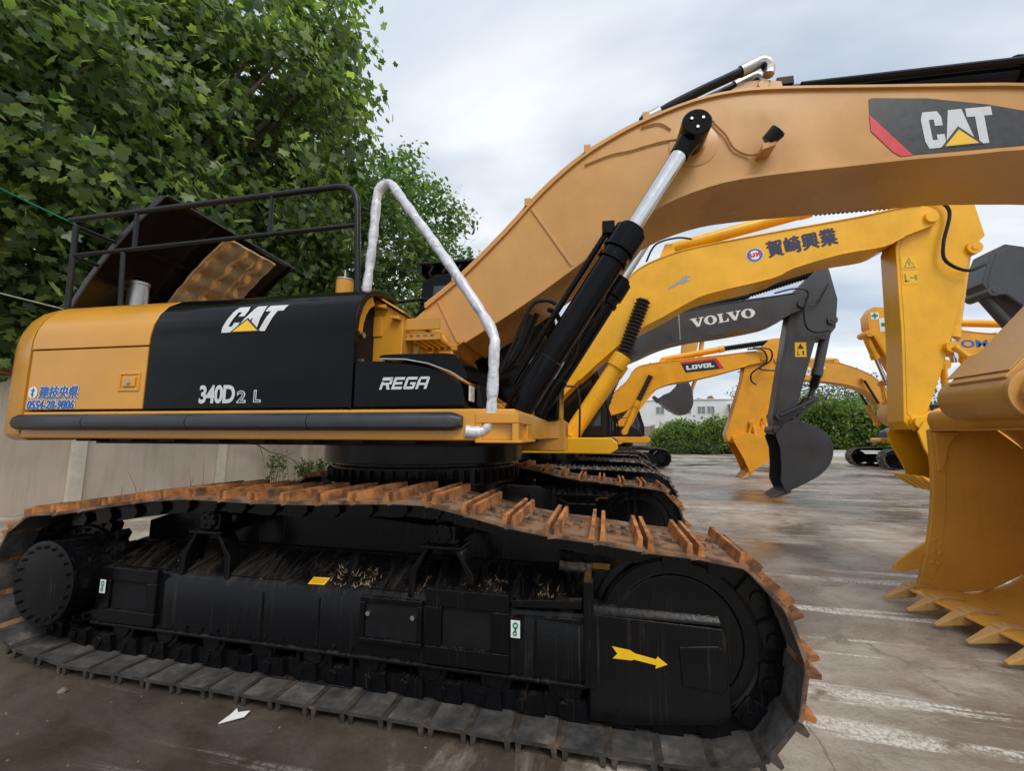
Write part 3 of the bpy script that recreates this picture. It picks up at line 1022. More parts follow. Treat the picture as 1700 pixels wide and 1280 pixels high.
# stickers on the near track frame
decal('arrow_sticker', polys([[(0, .98), (.10, .56), (.01, .22), (.36, .28), (.40, .36), (.80, .22), (.78, 0), (1, .38), (.83, .78), (.80, .60), (.42, .76), (.33, .92)]]), 'decal_yellow', near_frame,
      lambda u, v: (1.70 + .265 * u, -1.5235, .395 + .075 * v - .012 * u))
for (sx, sz) in ((-1.69, .455), (1.178, .462)):
    st = decal('hook_sticker', polys([[(0, 0), (1, 0), (1, 1), (0, 1)]]), 'white', near_frame, lambda u, v, sx=sx, sz=sz: (sx + .05 * u, -1.5345, sz + .088 * v))
    hook = merge(ringpoly(.5, .70, .30, .20, .14, .09, 16), ringpoly(.45, .25, .24, .15, .12, .06, 14), polys([[(.40, .30), (.60, .30), (.60, .55), (.40, .55)]]))
    decal('hook_mark', hook, 'decal_green', st, lambda u, v, sx=sx, sz=sz: (sx + .05 * u, -1.5365, sz + .088 * v))
for (sx, sw_) in ((-1.69, 0), (1.178, 0)):
    pass
mb = MB(); mb.box(1.165, 1.235, -1.5335, -1.49, .452, .560); mb.build('sticker_plate', 'frame', near_frame, .003)
s0 = Vector((-.13, -1.462, .6085))
sl_d = Vector((0, .20, .135)).normalized()
decal('yellow_label', polys([[(0, 0), (.92, .06), (1, 1), (.08, .94)]]), 'decal_yellow', near_frame, lambda u, v: tuple(s0 + Vector((.125 * u, 0, 0)) + sl_d * (.055 * v)))
for kk in range(3):
    decal('label_line', polys([[(.12, .2 + .22 * kk), (.85, .22 + .22 * kk), (.85, .28 + .22 * kk), (.12, .26 + .22 * kk)]]), 'brown', near_frame,
          lambda u, v: tuple(s0 + Vector((.125 * u, 0, 0)) + sl_d * (.055 * v) + Vector((0, -.0012, .0018))))

# ---------------------------------------------------------------- superstructure (turned by SW)
def S(mb, name, mat, parent=None, bevel=0.0, seg=2):
    if parent is None:
        return mb.build(name, mat, ex, bevel, SW, seg)
    return mb.build(name, mat, parent, bevel, 0, seg)

mb = MB()
mb.prism([(-2.66, -1.45), (.80, -1.45), (1.10, -1.40), (1.11, -.72), (1.12, -.66), (1.12, .66), (1.24, .70), (1.24, 1.45), (-2.66, 1.45)], 1.495, 1.69, 'z')
deck = S(mb, 'deck_frame', 'cat', None, .012)
mb = MB()
mb.box(-2.3, 1.0, -1.2, 1.2, 1.455, 1.494)
for k in range(9):
    mb.box(-2.2 + k * .36, -2.06 + k * .36, -1.40, -1.28, 1.475, 1.4945)
mb.build('deck_underside', 'dark', deck)

# black bumper rail in four lengths
cuts = [(-2.70, -1.98), (-1.975, -1.12), (-1.115, -.22), (-.215, .785)]
for i, (a, b) in enumerate(cuts):
    mb = MB()
    sec = [(-1.452, 1.665), (-1.50, 1.668), (-1.535, 1.645), (-1.545, 1.61), (-1.535, 1.575), (-1.50, 1.555), (-1.452, 1.558)]
    vs, fs, n = [], [], len(sec)
    xs = [(a, 1.0), (b, 1.0)]
    if i == 0:
        xs = [(a, .35), (a + .09, 1.0), (b, 1.0)]
    if i == 3:
        xs = [(a, 1.0), (b - .06, 1.0), (b, .55)]
    for x, k in xs:
        vs += [(x, -1.452 + (p[0] + 1.452) * k, 1.612 + (p[1] - 1.612) * (k if k == 1 else .75 * k + .2)) for p in sec]
    for r_ in range(len(xs) - 1):
        for j in range(n):
            j2 = (j + 1) % n
            fs.append((r_ * n + j, r_ * n + j2, (r_ + 1) * n + j2, (r_ + 1) * n + j))
    fs += [tuple(range(n - 1, -1, -1)), tuple((len(xs) - 1) * n + j for j in range(n))]
    mb.add(vs, fs)
    S(mb, 'bumper_rail', 'rail', None, .004)

# hood cross-section (lateral, height)
HOOD = [(-1.45, 1.697), (-1.45, 2.165), (-1.447, 2.24), (-1.430, 2.33), (-1.395, 2.415), (-1.335, 2.495), (-1.25, 2.555), (-1.14, 2.595), (-1.0, 2.615), (-.80, 2.62)]
def hood_lat(z):
    for (a, za_), (b, zb) in zip(HOOD, HOOD[1:]):
        if za_ <= z <= zb:
            return a + (b - a) * (z - za_) / (zb - za_)
    return HOOD[-1][0]
def hood_poly(z0, z1, t=.028, off=0.0):
    pts = [(hood_lat(z0), z0)] + [p for p in HOOD if z0 < p[1] < z1] + [(hood_lat(z1), z1)]
    pts = [(p[0] - off, p[1]) for p in pts]
    return strip(pts, -t)
def hood_panel(name, x0, x1, z0, z1, mat, t=.03, bevel=.006):
    mb = MB()
    mb.prism(hood_poly(z0, z1, t), x0, x1, 'x')
    return S(mb, name, mat, None, bevel)
mb = MB()
mb.prism([(-1.41, 1.69), (-1.41, 2.20), (-1.36, 2.38), (-1.25, 2.50), (-1.1, 2.555), (1.1, 2.555), (1.41, 2.2), (1.41, 1.69)], -2.64, -.05, 'x')
S(mb, 'engine_bay_body', 'dark')
door = hood_panel('side_door', -2.648, -1.588, 1.705, 2.158, 'cat')
hood_panel('hood_side_panel', -2.662, -1.588, 2.168, 2.62, 'cat')
blackp = hood_panel('black_side_panel', -1.578, .020, 1.703, 2.62, 'gloss')
# raised lip at the front of the black panel
mb = MB()
mb.prism(strip([(p[0] - .006, p[1]) for p in HOOD[:-1]], -.045), .018, .036, 'x')
S(mb, 'panel_edge', 'gloss', None, .004)
# door latch
mb = MB()
for (a, b, c, d_) in ((-1.805, -1.625, 1.955, 1.968), (-1.805, -1.625, 1.835, 1.848), (-1.805, -1.790, 1.848, 1.955), (-1.640, -1.625, 1.848, 1.955)):
    mb.box(a, b, -1.458, -1.445, c, d_)
lt = mb.build('latch', 'cat', door, .003)
mb = MB(); mb.box(-1.770, -1.660, -1.463, -1.449, 1.865, 1.938); mb.build('latch_plate', 'cat', lt, .006)
mb = MB(); mb.cyl((-1.712, -1.462, 1.895), (-1.712, -1.470, 1.895), .017, seg=16); mb.cyl((-1.712, -1.469, 1.895), (-1.712, -1.474, 1.895), .008, seg=10); mb.build('latch_button', 'steel', lt)

# lettering on the side
def hoodmap(x0, x1, z0, z1, off=.005):
    return lambda u, v: (x0 + (x1 - x0) * u, hood_lat(z0 + (z1 - z0) * v) - off, z0 + (z1 - z0) * v)
decal('lettering', cat_letters(.18), 'silver', blackp, hoodmap(-1.0, -.60, 2.235, 2.435), cuts=10)
decal('logo_triangle_edge', CAT_TRI_EDGE, 'decal_black', blackp, hoodmap(-1.0, -.60, 2.235, 2.435, .0065), cuts=10)
decal('logo_triangle', CAT_TRI, 'decal_yellow', blackp, hoodmap(-1.0, -.60, 2.235, 2.435, .008), cuts=10)
decal('lettering', glyphs('340D', 0, .035, .92), 'silver', blackp, lambda u, v: (-1.115 + .285 * u, -1.4535, 1.738 + .128 * v))
def outline_text(body, x0, w, z0, h):
    decal('lettering', glyphs(body, 0, .045), 'silver', blackp, lambda u, v: (x0 + w * u, -1.4535, z0 + h * v))
    decal('lettering', glyphs(body, 0, -.012), 'decal_black', blackp, lambda u, v: (x0 + w * (.13 + .74 * u), -1.4548, z0 + h * (.07 + .86 * v)))
outline_text('2', -.815, .072, 1.740, .085)
outline_text('L', -.685, .058, 1.742, .085)
badge = ringpoly(.5, .5, .5, .5, 0.001, 0.001, 24)
decal('badge', badge, 'white', door, lambda u, v: (-2.630 + .088 * u, -1.4535, 1.790 + .092 * v))
decal('badge_mark', merge(polys([[(.42, .12), (.60, .12), (.58, .88), (.46, .88)], [(.28, .62), (.72, .62), (.72, .72), (.28, .72)], [(.34, .3), (.5, .40), (.5, .5), (.3, .42)]])), 'decal_blue', door, lambda u, v: (-2.630 + .088 * u, -1.4555, 1.790 + .092 * v))
for body, x0, x1, z0, z1 in (('建技央県', -2.525, -2.165, 1.790, 1.882), ('0554-28-9806', -2.625, -2.190, 1.712, 1.775)):
    mid = lambda off: (lambda u, v: (x0 + (x1 - x0) * u + .010 * v, -1.4530 - off, z0 + (z1 - z0) * v))
    bold_text('lettering', body, 'white', door, mid(0), .085)
    bold_text('lettering', body, 'decal_blue', door, mid(.0022), .028)

# counterweight: rounded plan, rounded shoulder
PLAN = [(-2.672, -1.45), (-2.85, -1.425), (-3.0, -1.35), (-3.13, -1.22), (-3.25, -1.0), (-3.34, -.6), (-3.38, 0)]
PLAN = PLAN + [(a, -b) for a, b in PLAN[-2::-1]]
mb = MB()
lev = [(.06, 1.478), (.02, 1.50), (0, 1.54)] + [(-(-1.45 - p[0]), p[1]) for p in HOOD[1:-1]]
rows = []
for ins, z in lev:
    row = []
    for (x, y) in PLAN:
        k = max(0.0, 1 - ins / 1.45)
        row.append((min(-2.672, -2.672 + (x + 2.672) * (1 - ins / .72)) if ins > 0 else x, y * k, z))
    rows.append(row)
n = len(PLAN)
vs = [p for row in rows for p in row]
fs = []
for r_ in range(len(rows) - 1):
    for j in range(n - 1):
        fs.append((r_ * n + j, r_ * n + j + 1, (r_ + 1) * n + j + 1, (r_ + 1) * n + j))
fs.append(tuple(range(n)))
fs.append(tuple((len(rows) - 1) * n + j for j in range(n)))
fs.append(tuple([r_ * n for r_ in range(len(rows))] + [r_ * n + n - 1 for r_ in range(len(rows) - 1, -1, -1)]))
mb.add(vs, fs)
S(mb, 'counterweight', 'cat')

# tool box with the swoosh lid
mb = MB()
side = round2([(.045, 2.003), (.26, 2.0), (.51, 1.965), (.68, 1.905), (.765, 1.85)], 3)
mb.prism([(.045, 1.70)] + side + [(.795, 1.70)], -1.452, -.72)
tb = S(mb, 'tool_box', 'gloss', None, .012)
mb = MB()
lid_o = round2([(.22, 2.018), (.25, 2.040), (.50, 2.040), (.71, 2.032), (.765, 1.98), (.812, 1.875)], 3)
lid_i = round2([(.22, 2.012), (.27, 2.014), (.52, 1.985), (.69, 1.93), (.79, 1.868)], 3)
mb.prism(lid_o + lid_i[::-1], -1.462, -.72)
mb.build('tool_box_lid', 'gloss', tb, .008)
mb = MB(); mb.prism(strip([(.225, 2.010), (.40, 2.002), (.55, 1.972), (.70, 1.915), (.785, 1.862)], .008), -1.465, -1.45); mb.build('trim_line', 'steel', tb)
mb = MB(); mb.box(.800, .812, -1.40, -1.30, 1.74, 1.84); mb.build('front_lamp', 'clearlamp', tb, .004)
mb = MB(); mb.prism([(.812, 1.86), (.83, 1.86), (.85, 1.71), (.812, 1.71)], -1.26, -.74); mb.build('front_cover', 'satin', tb, .006)
rega = merge(place2(L_R, 0, 0, .225, 1), place2(L_E, .25, 0, .215, 1), place2(L_G, .495, 0, .225, 1), place2(L_A2, .75, 0, .225, 1))
decal('lettering', rega, 'silver', tb, lambda u, v: (.225 + .325 * u + .026 * v, -1.4555, 1.815 + .078 * v))
# front step box at the corner of the deck
mb = MB()
mb.box(.86, 1.125, -1.452, -.76, 1.60, 1.665)
mb.box(.86, .90, -1.45, -.76, 1.497, 1.60)
mb.box(1.085, 1.125, -1.45, -1.40, 1.497, 1.60)
mb.box(1.085, 1.125, -1.05, -.76, 1.497, 1.60)
mb.box(.86, 1.145, -1.457, -.76, 1.482, 1.5)
S(mb, 'front_step', 'cat', None, .006)

# ochre bulkhead in front of the black panel
mb = MB()
mb.prism([(-.30, 1.69), (-.30, 2.60), (-.215, 2.635), (-.16, 2.635), (.185, 2.42), (.185, 2.31), (.16, 1.69)], -1.05, -.46)
bk = S(mb, 'bulkhead', 'cat', None, .008)
mb = MB()
mb.prism(strip([(-.20, 2.640), (-.15, 2.645), (.205, 2.425)], .014), -1.09, -.44)
mb.prism([(-.02, 2.50), (.06, 2.50), (.06, 2.47), (-.02, 2.485)], -1.10, -1.05)
mb.prism([(.10, 2.41), (.17, 2.41), (.17, 2.38), (.10, 2.395)], -1.10, -1.05)
mb.build('top_flange', 'cat', bk, .003)
mb = MB()
mb.prism(strip([(p[0] + .03, p[1]) for p in HOOD if 2.2 < p[1]][:5], -.10), .0, .012, 'x')
mb.build('end_plate', 'cat', bk, .003)
for (bx, bz) in ((-.10, 2.20), (-.11, 2.02)):
    b = MB(); b.cyl((.02, -1.36, bz), (.05, -1.36, bz), .020, seg=12); b.build('bolt', 'bolt', bk)
# step tread by the boom foot
mb = MB()
mb.box(-.05, .46, -1.02, -1.0, 2.315, 2.405)
mb.box(-.06, .02, -1.06, -1.0, 2.265, 2.42)
for k in range(6):
    mb.box(.10 + k * .055, .14 + k * .055, -1.0, -.58, 2.26, 2.285)
mb.box(.08, .46, -1.0, -.97, 2.24, 2.30)
mb.box(.08, .46, -.60, -.57, 2.24, 2.30)
mb.cyl((.20, -.85, 2.0), (.20, -.85, 2.25), .03, seg=12)
S(mb, 'step_tread', 'cat', None, .004)
# boom foot brackets
mb = MB()
for s in (-1, 1):
    mb.prism([(-.35, 1.69), (-.25, 2.25), (-.02, 2.50), (.16, 2.52), (.30, 2.40), (.50, 2.0), (.95, 1.69)], s * .46, s * .40)
mb.lathe((.12, -.52, 2.36), (.12, .52, 2.36), [(0, .05), (0, .16), (.05, .17), (.99, .17), (1.04, .16), (1.04, .05)], 32)
mb.box(.0, 1.0, -.40, .40, 1.69, 1.80)
S(mb, 'boom_foot_bracket', 'cat', None, .006)

# handrail above the hood
def rail(mb, pts, r=.021, n=5):
    mb.tube(smooth_path(pts, n) if n else pts, r, 10)
RY = -1.16
mb = MB()
mb.tube([(-2.93, RY, 3.405), (-.36, RY, 3.445), (-.28, RY, 3.435), (-.225, RY, 3.405), (-.19, RY, 3.355), (-.175, RY, 3.29), (-.135, RY, 2.58)], .023, 12)
mb.tube([(-2.88, RY, 3.07), (-.165, RY, 3.115)], .018, 10)
mb.tube([(-2.86, RY, 3.34), (-2.83, RY, 2.5)], .022, 10)
mb.tube([(-2.32, RY, 3.06), (-2.28, RY, 2.55)], .018, 10)
mb.tube([(-2.22, RY, 3.40), (-2.21, RY, 3.09)], .017, 10)
mb.tube([(-.92, RY, 3.43), (-.92, RY, 3.105)], .017, 10)
mb.tube([(-2.86, RY, 3.34), (-2.86, 0.9, 3.34)], .019, 10)
mb.tube([(-2.85, RY, 3.06), (-2.85, 0.9, 3.06)], .016, 10)
mb.tube([(-2.86, .9, 3.36), (-2.83, .9, 2.5)], .021, 10)
S(mb, 'handrail', 'satin')
# small rail by the cab
mb = MB()
mb.tube(smooth_path([(-.62, .52, 3.08), (-.30, .52, 3.10), (-.22, .52, 3.06), (-.20, .52, 2.95), (-.18, .52, 2.55)], 5), .018, 10)
mb.tube([(-.6, .52, 2.80), (-.19, .52, 2.82)], .014, 10)
S(mb, 'handrail', 'satin')

# raised engine hood, hinged at the rear
hn = Vector((.97, 0, -.92)).normalized()
def HP(s, lat, off=0.0):
    """s: 0 at hinge, 1 at the free edge"""
    p = Vector((-3.12, lat, 2.66)).lerp(Vector((-2.19, lat, 3.70)), s)
    return p + hn * (off - .30 * s * (1 - s))
mb = MB()
def quad_slab(mb, s0, s1, l0, l1, o0, o1, mi=0):
    if s1 - s0 > .2:
        rows = [[HP(s0 + (s1 - s0) * k / 8, l, o) for l, o in ((l0, o0), (l1, o0), (l1, o1), (l0, o1))] for k in range(9)]
        fs = [(0, 1, 2, 3), (35, 34, 33, 32)]
        for k in range(8):
            for j in range(4):
                j2 = (j + 1) % 4
                fs.append((k * 4 + j, k * 4 + j2, k * 4 + 4 + j2, k * 4 + 4 + j))
        mb.add([p for r_ in rows for p in r_], fs, mi)
        return
    c = [HP(s0, l0, o0), HP(s1, l0, o0), HP(s1, l1, o0), HP(s0, l1, o0), HP(s0, l0, o1), HP(s1, l0, o1), HP(s1, l1, o1), HP(s0, l1, o1)]
    mb.add(c, [(0, 3, 2, 1), (4, 5, 6, 7), (0, 1, 5, 4), (1, 2, 6, 5), (2, 3, 7, 6), (3, 0, 4, 7)], mi)
quad_slab(mb, 0, .93, -.97, .68, 0, .02)
# rounded free edge and side skirts
pth = [(.93, 0), (.97, .005), (.995, .022), (1.0, .05)]
for (a, oa), (b, ob) in zip(pth, pth[1:]):
    c = [HP(a, -.97, oa), HP(b, -.97, ob), HP(b, .68, ob), HP(a, .68, oa), HP(a, -.97, oa + .02), HP(b, -.97, ob + .02), HP(b, .68, ob + .02), HP(a, .68, oa + .02)]
    mb.add(c, [(0, 3, 2, 1), (4, 5, 6, 7), (0, 1, 5, 4), (1, 2, 6, 5), (2, 3, 7, 6), (3, 0, 4, 7)])
quad_slab(mb, 0, .97, -.985, -.965, -.005, .05)
quad_slab(mb, 0, .97, .665, .685, -.005, .05)
for k in (.25, .55):
    quad_slab(mb, k, k + .03, -.96, .66, .02, .05)
hood = S(mb, 'raised_hood', 'hood_black')
mb = MB(); mb.tube([HP(1.0, -.985, .055), HP(1.0, .685, .055)], .011, 8); mb.tube([HP(k / 10 * .96, -.985, .05) for k in range(11)], .008, 8); mb.build('rim_highlight', 'rail', hood)  # highlight along the hood rim, modelled as thin grey tubes
# foil quilt under the hood, puckered at its pins
mb = MB()
NU, NV = 48, 48
pins = [(-.22 + .23 * i, .42 + .17 * j) for i in range(3) for j in range(4)]
grid = []
for i in range(NU + 1):
    for j in range(NV + 1):
        lat = -.34 + .70 * i / NU
        s = .12 + .84 * j / NV
        d_ = min(math.hypot(lat - a, (s - b) * 1.35) for a, b in pins)
        o = .045 + .065 * min(1, d_ / .13) ** .55 + .030 * abs(mnoise.noise((lat * 7, s * 7, 1.0))) + .006 * abs(mnoise.noise((lat * 22, s * 20, 4.0)))
        grid.append(HP(s, lat, o))
fs = []
for i in range(NU):
    for j in range(NV):
        a = i * (NV + 1) + j
        fs.append((a, a + 1, a + NV + 2, a + NV + 1))
mb.add(grid, fs)
q = mb.build('insulation_quilt', 'foil', hood)
sm = q.modifiers.new('thick', 'SOLIDIFY'); sm.thickness = .02
mb = MB()
for a, b in pins:
    c = HP(b, a, .062)
    mb.cyl(c, c + hn * .008, .014, seg=8)
mb.build('quilt_pins', 'dark', hood)["kind"] = "stuff"
# exhaust stack and filler cap
mb = MB()
mb.lathe((-2.86, -.6, 2.5), (-2.86, -.6, 3.2), [(0, .02), (0, .085), (.50, .085), (.505, .092), (.53, .092), (.53, .07), (.30, .07), (.30, .02)], 24)
S(mb, 'exhaust_stack', 'steel')
mb = MB()
mb.lathe((-.54, -.7, 2.58), (-.54, -.7, 3.0), [(0, .02), (0, .072), (.29, .072), (.29, .02)], 24)
fc = S(mb, 'air_filter_cap', 'cat', None, .004)
mb = MB(); mb.lathe((-.54, -.7, 2.87), (-.54, -.7, 3.0), [(0, .02), (0, .076), (.012, .076), (.02, .03), (.03, .01), (.10, .006), (.10, .001)], 20); mb.build('cap_top', 'steel', fc)
mb = MB(); mb.box(-.95, -.75, -.86, -.66, 2.60, 2.68); S(mb, 'hood_fitting', 'cat', None, .01)
# engine bits seen under the raised hood
mb = MB()
mb.box(-2.6, -1.2, -.55, .6, 2.50, 2.66); mb.cyl((-2.4, -.35, 2.7), (-1.6, -.35, 2.72), .10, seg=16); mb.tube(smooth_path([(-2.5, -.2, 2.65), (-2.2, -.1, 2.85), (-1.8, .1, 2.8), (-1.5, .3, 2.65)], 5), .05, 10)
S(mb, 'engine_top', 'dark', None, .01)

# bubble-wrapped grab rail
wp = [(-.085, -1.13, 2.56), (-.07, -1.12, 2.80), (-.055, -1.11, 3.10), (-.05, -1.1, 3.34), (-.03, -1.1, 3.43), (.03, -1.1, 3.465), (.085, -1.11, 3.44), (.14, -1.12, 3.36), (.34, -1.17, 3.08), (.576, -1.25, 2.75), (.862, -1.33, 2.323), (.955, -1.38, 2.15), (.962, -1.40, 2.05), (.955, -1.40, 1.84), (.945, -1.41, 1.64), (.915, -1.42, 1.565), (.86, -1.44, 1.548), (.80, -1.46, 1.552)]
sp = smooth_path(wp, 7)
ln = [0]
for a, b in zip(sp, sp[1:]):
    ln.append(ln[-1] + (b - a).length)
rad = []
for s in ln:
    k = (s % .20) / .20
    rad.append(.030 + .007 * math.sin(math.pi * k) ** .6 + random.uniform(-.002, .002))
mb = MB(); mb.tube(sp, rad, 14)
wr = S(mb, 'wrapped_grab_rail', 'wrap')
mb = MB(); mb.lathe((-.095, -1.13, 2.43), (-.085, -1.13, 2.60), [(0, .01), (0, .020), (.05, .024), (.05, .036), (.15, .040), (.15, .02)], 16); mb.cyl((-.13, -1.13, 2.55), (-.05, -1.13, 2.55), .018, seg=10)
mb.build('rail_socket', 'hose', wr)

# cab on the far side
mb = MB()
mb.prism([(-.42, 1.70), (-.45, 2.6), (-.36, 3.36), (-.20, 3.44), (1.02, 3.44), (1.12, 3.30), (1.27, 2.40), (1.24, 1.70)], .60, 1.50)
cab = S(mb, 'cab', 'gloss', None, .03, 3)
mb = MB(); mb.prism([(-.28, 2.55), (-.22, 3.28), (.45, 3.30), (.45, 2.55)], .590, .61); mb.prism([(.55, 2.3), (.55, 3.30), (.98, 3.30), (1.14, 2.45), (1.12, 2.3)], .590, .61); mb.build('window', 'glass', cab, .01)
mb = MB(); mb.box(-.44, 1.05, .56, 1.52, 3.545, 3.575); mb.box(-.40, -.37, .58, 1.5, 3.43, 3.545)
for k in range(8):
    mb.prism([(-.30 + k * .17, 3.44), (-.27 + k * .17, 3.44), (-.21 + k * .17, 3.545), (-.24 + k * .17, 3.545)], .60, 1.48)
mb.build('roof_guard', 'satin', cab, .003)
mb = MB(); mb.box(.72, 1.30, .705, 1.5, 1.36, 1.70); S(mb, 'cab_platform', 'cat', None, .015)
mb = MB()
for k in range(2):
    mb.tube(smooth_path([(.2 + .1 * k, -.30 + .1 * k, 1.75), (.55 + .08 * k, -.28 + .1 * k, 1.95 + .05 * k), (.85 + .05 * k, -.25 + .1 * k, 2.2 + .05 * k), (1.05 + .04 * k, -.24 + .1 * k, 2.62 + .04 * k)], 6), .028, 8)
S(mb, 'hydraulic_hoses', 'hose')

# ---------------------------------------------------------------- boom
BT = [(-.14, 2.44), (-.03, 2.60), (.38, 2.92), (.83, 3.35), (1.17, 3.71), (1.50, 3.99), (1.82, 4.18), (2.13, 4.315), (2.49, 4.425), (2.84, 4.465), (3.22, 4.44), (3.88, 4.35), (4.50, 4.265), (4.89, 4.205), (5.60, 4.05), (6.20, 3.86), (6.38, 3.74)]
BB = [(.16, 2.20), (.62, 2.47), (1.00, 2.705), (1.43, 3.00), (1.74, 3.23), (2.00, 3.405), (2.31, 3.565), (2.70, 3.672), (3.12, 3.702), (3.61, 3.71), (4.04, 3.718), (4.44, 3.712), (4.83, 3.708), (5.6, 3.63), (6.10, 3.50), (6.34, 3.50)]
BT2, BB2 = round2(BT, 3), round2(BB, 3)
mb = MB()
mb.prism(BB2 + BT2[::-1], -.36, .36)
boom = S(mb, 'boom', 'boom')
mb = MB()
mb.prism(strip(BT2[4:-2], .026), -.385, .385)
mb.build('top_flange', 'boom', boom, .003)
mb = MB()
mb.prism(strip(BB2[2:-2], -.026), -.385, .385)
mb.build('bottom_flange', 'boom', boom, .003)
def weld(mb, a, b, y=-.362):
    d = (Vector(b) - Vector(a)).normalized() * .012
    mb.prism([(a[0] - d.y, a[1] + d.x), (a[0] + d.y, a[1] - d.x), (b[0] + d.y, b[1] - d.x), (b[0] - d.y, b[1] + d.x)], y - .010, y + .004)
for wa, wb in (((1.07, 3.58), (1.43, 3.01)), ((.20, 2.76), (.40, 2.36))):
    mb = MB(); weld(mb, wa, wb); mb.build('weld_seam', 'boom', boom, .003)
mb = MB()
mb.lathe((2.48, -.355, 4.04), (2.48, -.40, 4.04), [(0, .02), (0, .205), (.010, .205), (.013, .190), (.012, .02)], 48)
mb.lathe((2.48, -.36, 4.04), (2.48, -.60, 4.04), [(0, .02), (0, .10), (.06, .10), (.06, .075), (.2, .075), (.2, .02)], 32)
mb.build('cylinder_pin_boss', 'boom', boom)
# bracket for the stick cylinder
mb = MB()
mb.prism([(2.62, 4.46), (2.95, 4.66), (3.12, 4.66), (3.26, 4.62), (3.28, 4.45)], -.26, -.20)
mb.prism([(2.62, 4.46), (2.95, 4.66), (3.12, 4.66), (3.26, 4.62), (3.28, 4.45)], .20, .26)
mb.cyl((3.10, -.30, 4.58), (3.10, .30, 4.58), .045, seg=20)
mb.build('cylinder_bracket', 'boom', boom, .005)
# lettering panel
DK = [(3.84, 4.265), (3.86, 4.275), (4.25, 4.215), (4.64, 4.105), (4.86, 4.022), (5.30, 3.86), (5.30, 3.72), (4.82, 3.735), (4.09, 3.745), (3.835, 4.11)]
decal('boom_panel', (DK, [tuple(range(len(DK)))]), 'decal_black', boom, lambda u, v: (u, -.3635, v))
decal('red_stripe', ([(3.832, 4.13), (4.10, 3.742), (4.02, 3.742), (3.965, 3.79), (3.832, 3.985)], [(0, 1, 2, 3, 4)]), 'decal_red', boom, lambda u, v: (u, -.3650, v))
fn = onplane((4.235, 3.775), (4.655, 3.772), .325, -.3652)
def catmap(off):
    # the lettering climbs a little to the right and stands tall
    return lambda u, v: (4.20 + .46 * u - .02 * v + .01 * u * v, -.3635 - off, 3.782 + (.315 - .012 * u) * v)
decal('lettering', cat_letters(0), 'silver', boom, catmap(.0018))
decal('logo_triangle_edge', CAT_TRI_EDGE, 'decal_black', boom, catmap(.0032))
decal('logo_triangle', CAT_TRI, 'decal_yellow', boom, catmap(.0046))
# work light
mb = MB()
mb.prism([(2.96, 3.83), (3.07, 3.86), (3.075, 3.92), (2.97, 3.88)], -.50, -.36)
wl_ = mb.build('work_light_bracket', 'boom', boom, .005)
mb = MB(); mb.cyl((3.02, -.46, 3.92), (3.09, -.50, 3.98), .055, .065, 20); mb.build('work_light', 'hose', wl_, .004)
mb = MB(); mb.cyl((3.09, -.50, 3.98), (3.094, -.503, 3.984), .060, seg=20); mb.build('lamp_lens', 'clearlamp', wl_)
# thin grease and wiring lines on the web
mb = MB()
mb.tube(smooth_path([(2.40, -.37, 4.10), (2.20, -.372, 4.09), (1.95, -.372, 4.04), (1.78, -.372, 4.02), (1.55, -.372, 3.95)], 6), .007, 6)
mb.tube(smooth_path([(2.55, -.375, 4.14), (2.64, -.38, 4.22), (2.66, -.38, 4.19), (2.74, -.38, 4.08), (2.80, -.38, 3.95), (2.90, -.38, 3.88), (2.98, -.42, 3.85)], 6), .009, 6)
mb.tube(smooth_path([(2.30, -.37, 4.20), (2.20, -.372, 4.27), (2.05, -.372, 4.25)], 6), .007, 6)
mb.build('thin_line', 'brown', boom)
# hard lines along the top of the boom
up = [(p[0] - .03, p[1] + .055) for p in BT2]
for k, yy in enumerate((-.30, -.20, -.10)):
    mb = MB()
    pts = [(a, yy, b + (.01 if k == 1 else 0)) for a, b in up[4:24]]
    mb.tube(pts, .024, 8)
    mb.build('hydraulic_line', 'boom', boom)
for i in (6, 11, 16, 21):
    mb = MB()
    a, b = up[i]
    mb.box(a - .03, a + .03, -.36, -.04, b - .035, b + .04)
    mb.build('line_clamp', 'boom', boom, .004)
for k, yy in enumerate((-.30, -.14)):
    mb = MB()
    p = [(2.06, yy, 4.36), (2.20, yy, 4.42), (2.36, yy, 4.50), (2.60, yy, 4.60), (2.86, yy, 4.70), (3.02, yy, 4.77), (3.10, yy, 4.79), (3.14, yy, 4.72)]
    mb.tube(smooth_path(p, 5), .040, 10)
    mb.build('stick_hose', 'hose', boom)
for yy in (-.30, -.14):
    mb = MB()
    mb.lathe((2.08, yy, 4.368), (2.22, yy, 4.43), [(0, .02), (0, .05), (.16, .05), (.16, .02)], 14)
    mb.build('hose_sleeve', 'steel', boom)
    mb = MB()
    mb.lathe((2.92, yy, 4.725), (3.04, yy, 4.775), [(0, .02), (0, .05), (.14, .05), (.14, .02)], 14)
    mb.tube(smooth_path([(3.04, yy, 4.775), (3.11, yy, 4.79), (3.15, yy, 4.74), (3.14, yy, 4.66)], 4), .046, 10)
    mb.build('hose_sleeve', 'steel', boom)
# stick cylinder along the boom top
mb = MB()
mb.lathe((3.12, 0, 4.63), (5.9, 0, 4.58), [(0, .03), (0, .12), (.10, .14), (.12, .13), (2.02, .13), (2.02, .16), (2.35, .165), (2.35, .03)], 28)
sc = mb.build('stick_cylinder', 'gloss', boom)
mb = MB(); mb.box(3.30, 3.44, -.10, .05, 4.72, 4.80); mb.build('port_block', 'gloss', sc, .006)
mb = MB(); mb.tube([(3.45, -.18, 4.62), (5.2, -.18, 4.59)], .03, 8); mb.build('cylinder_pipe', 'gloss', sc)

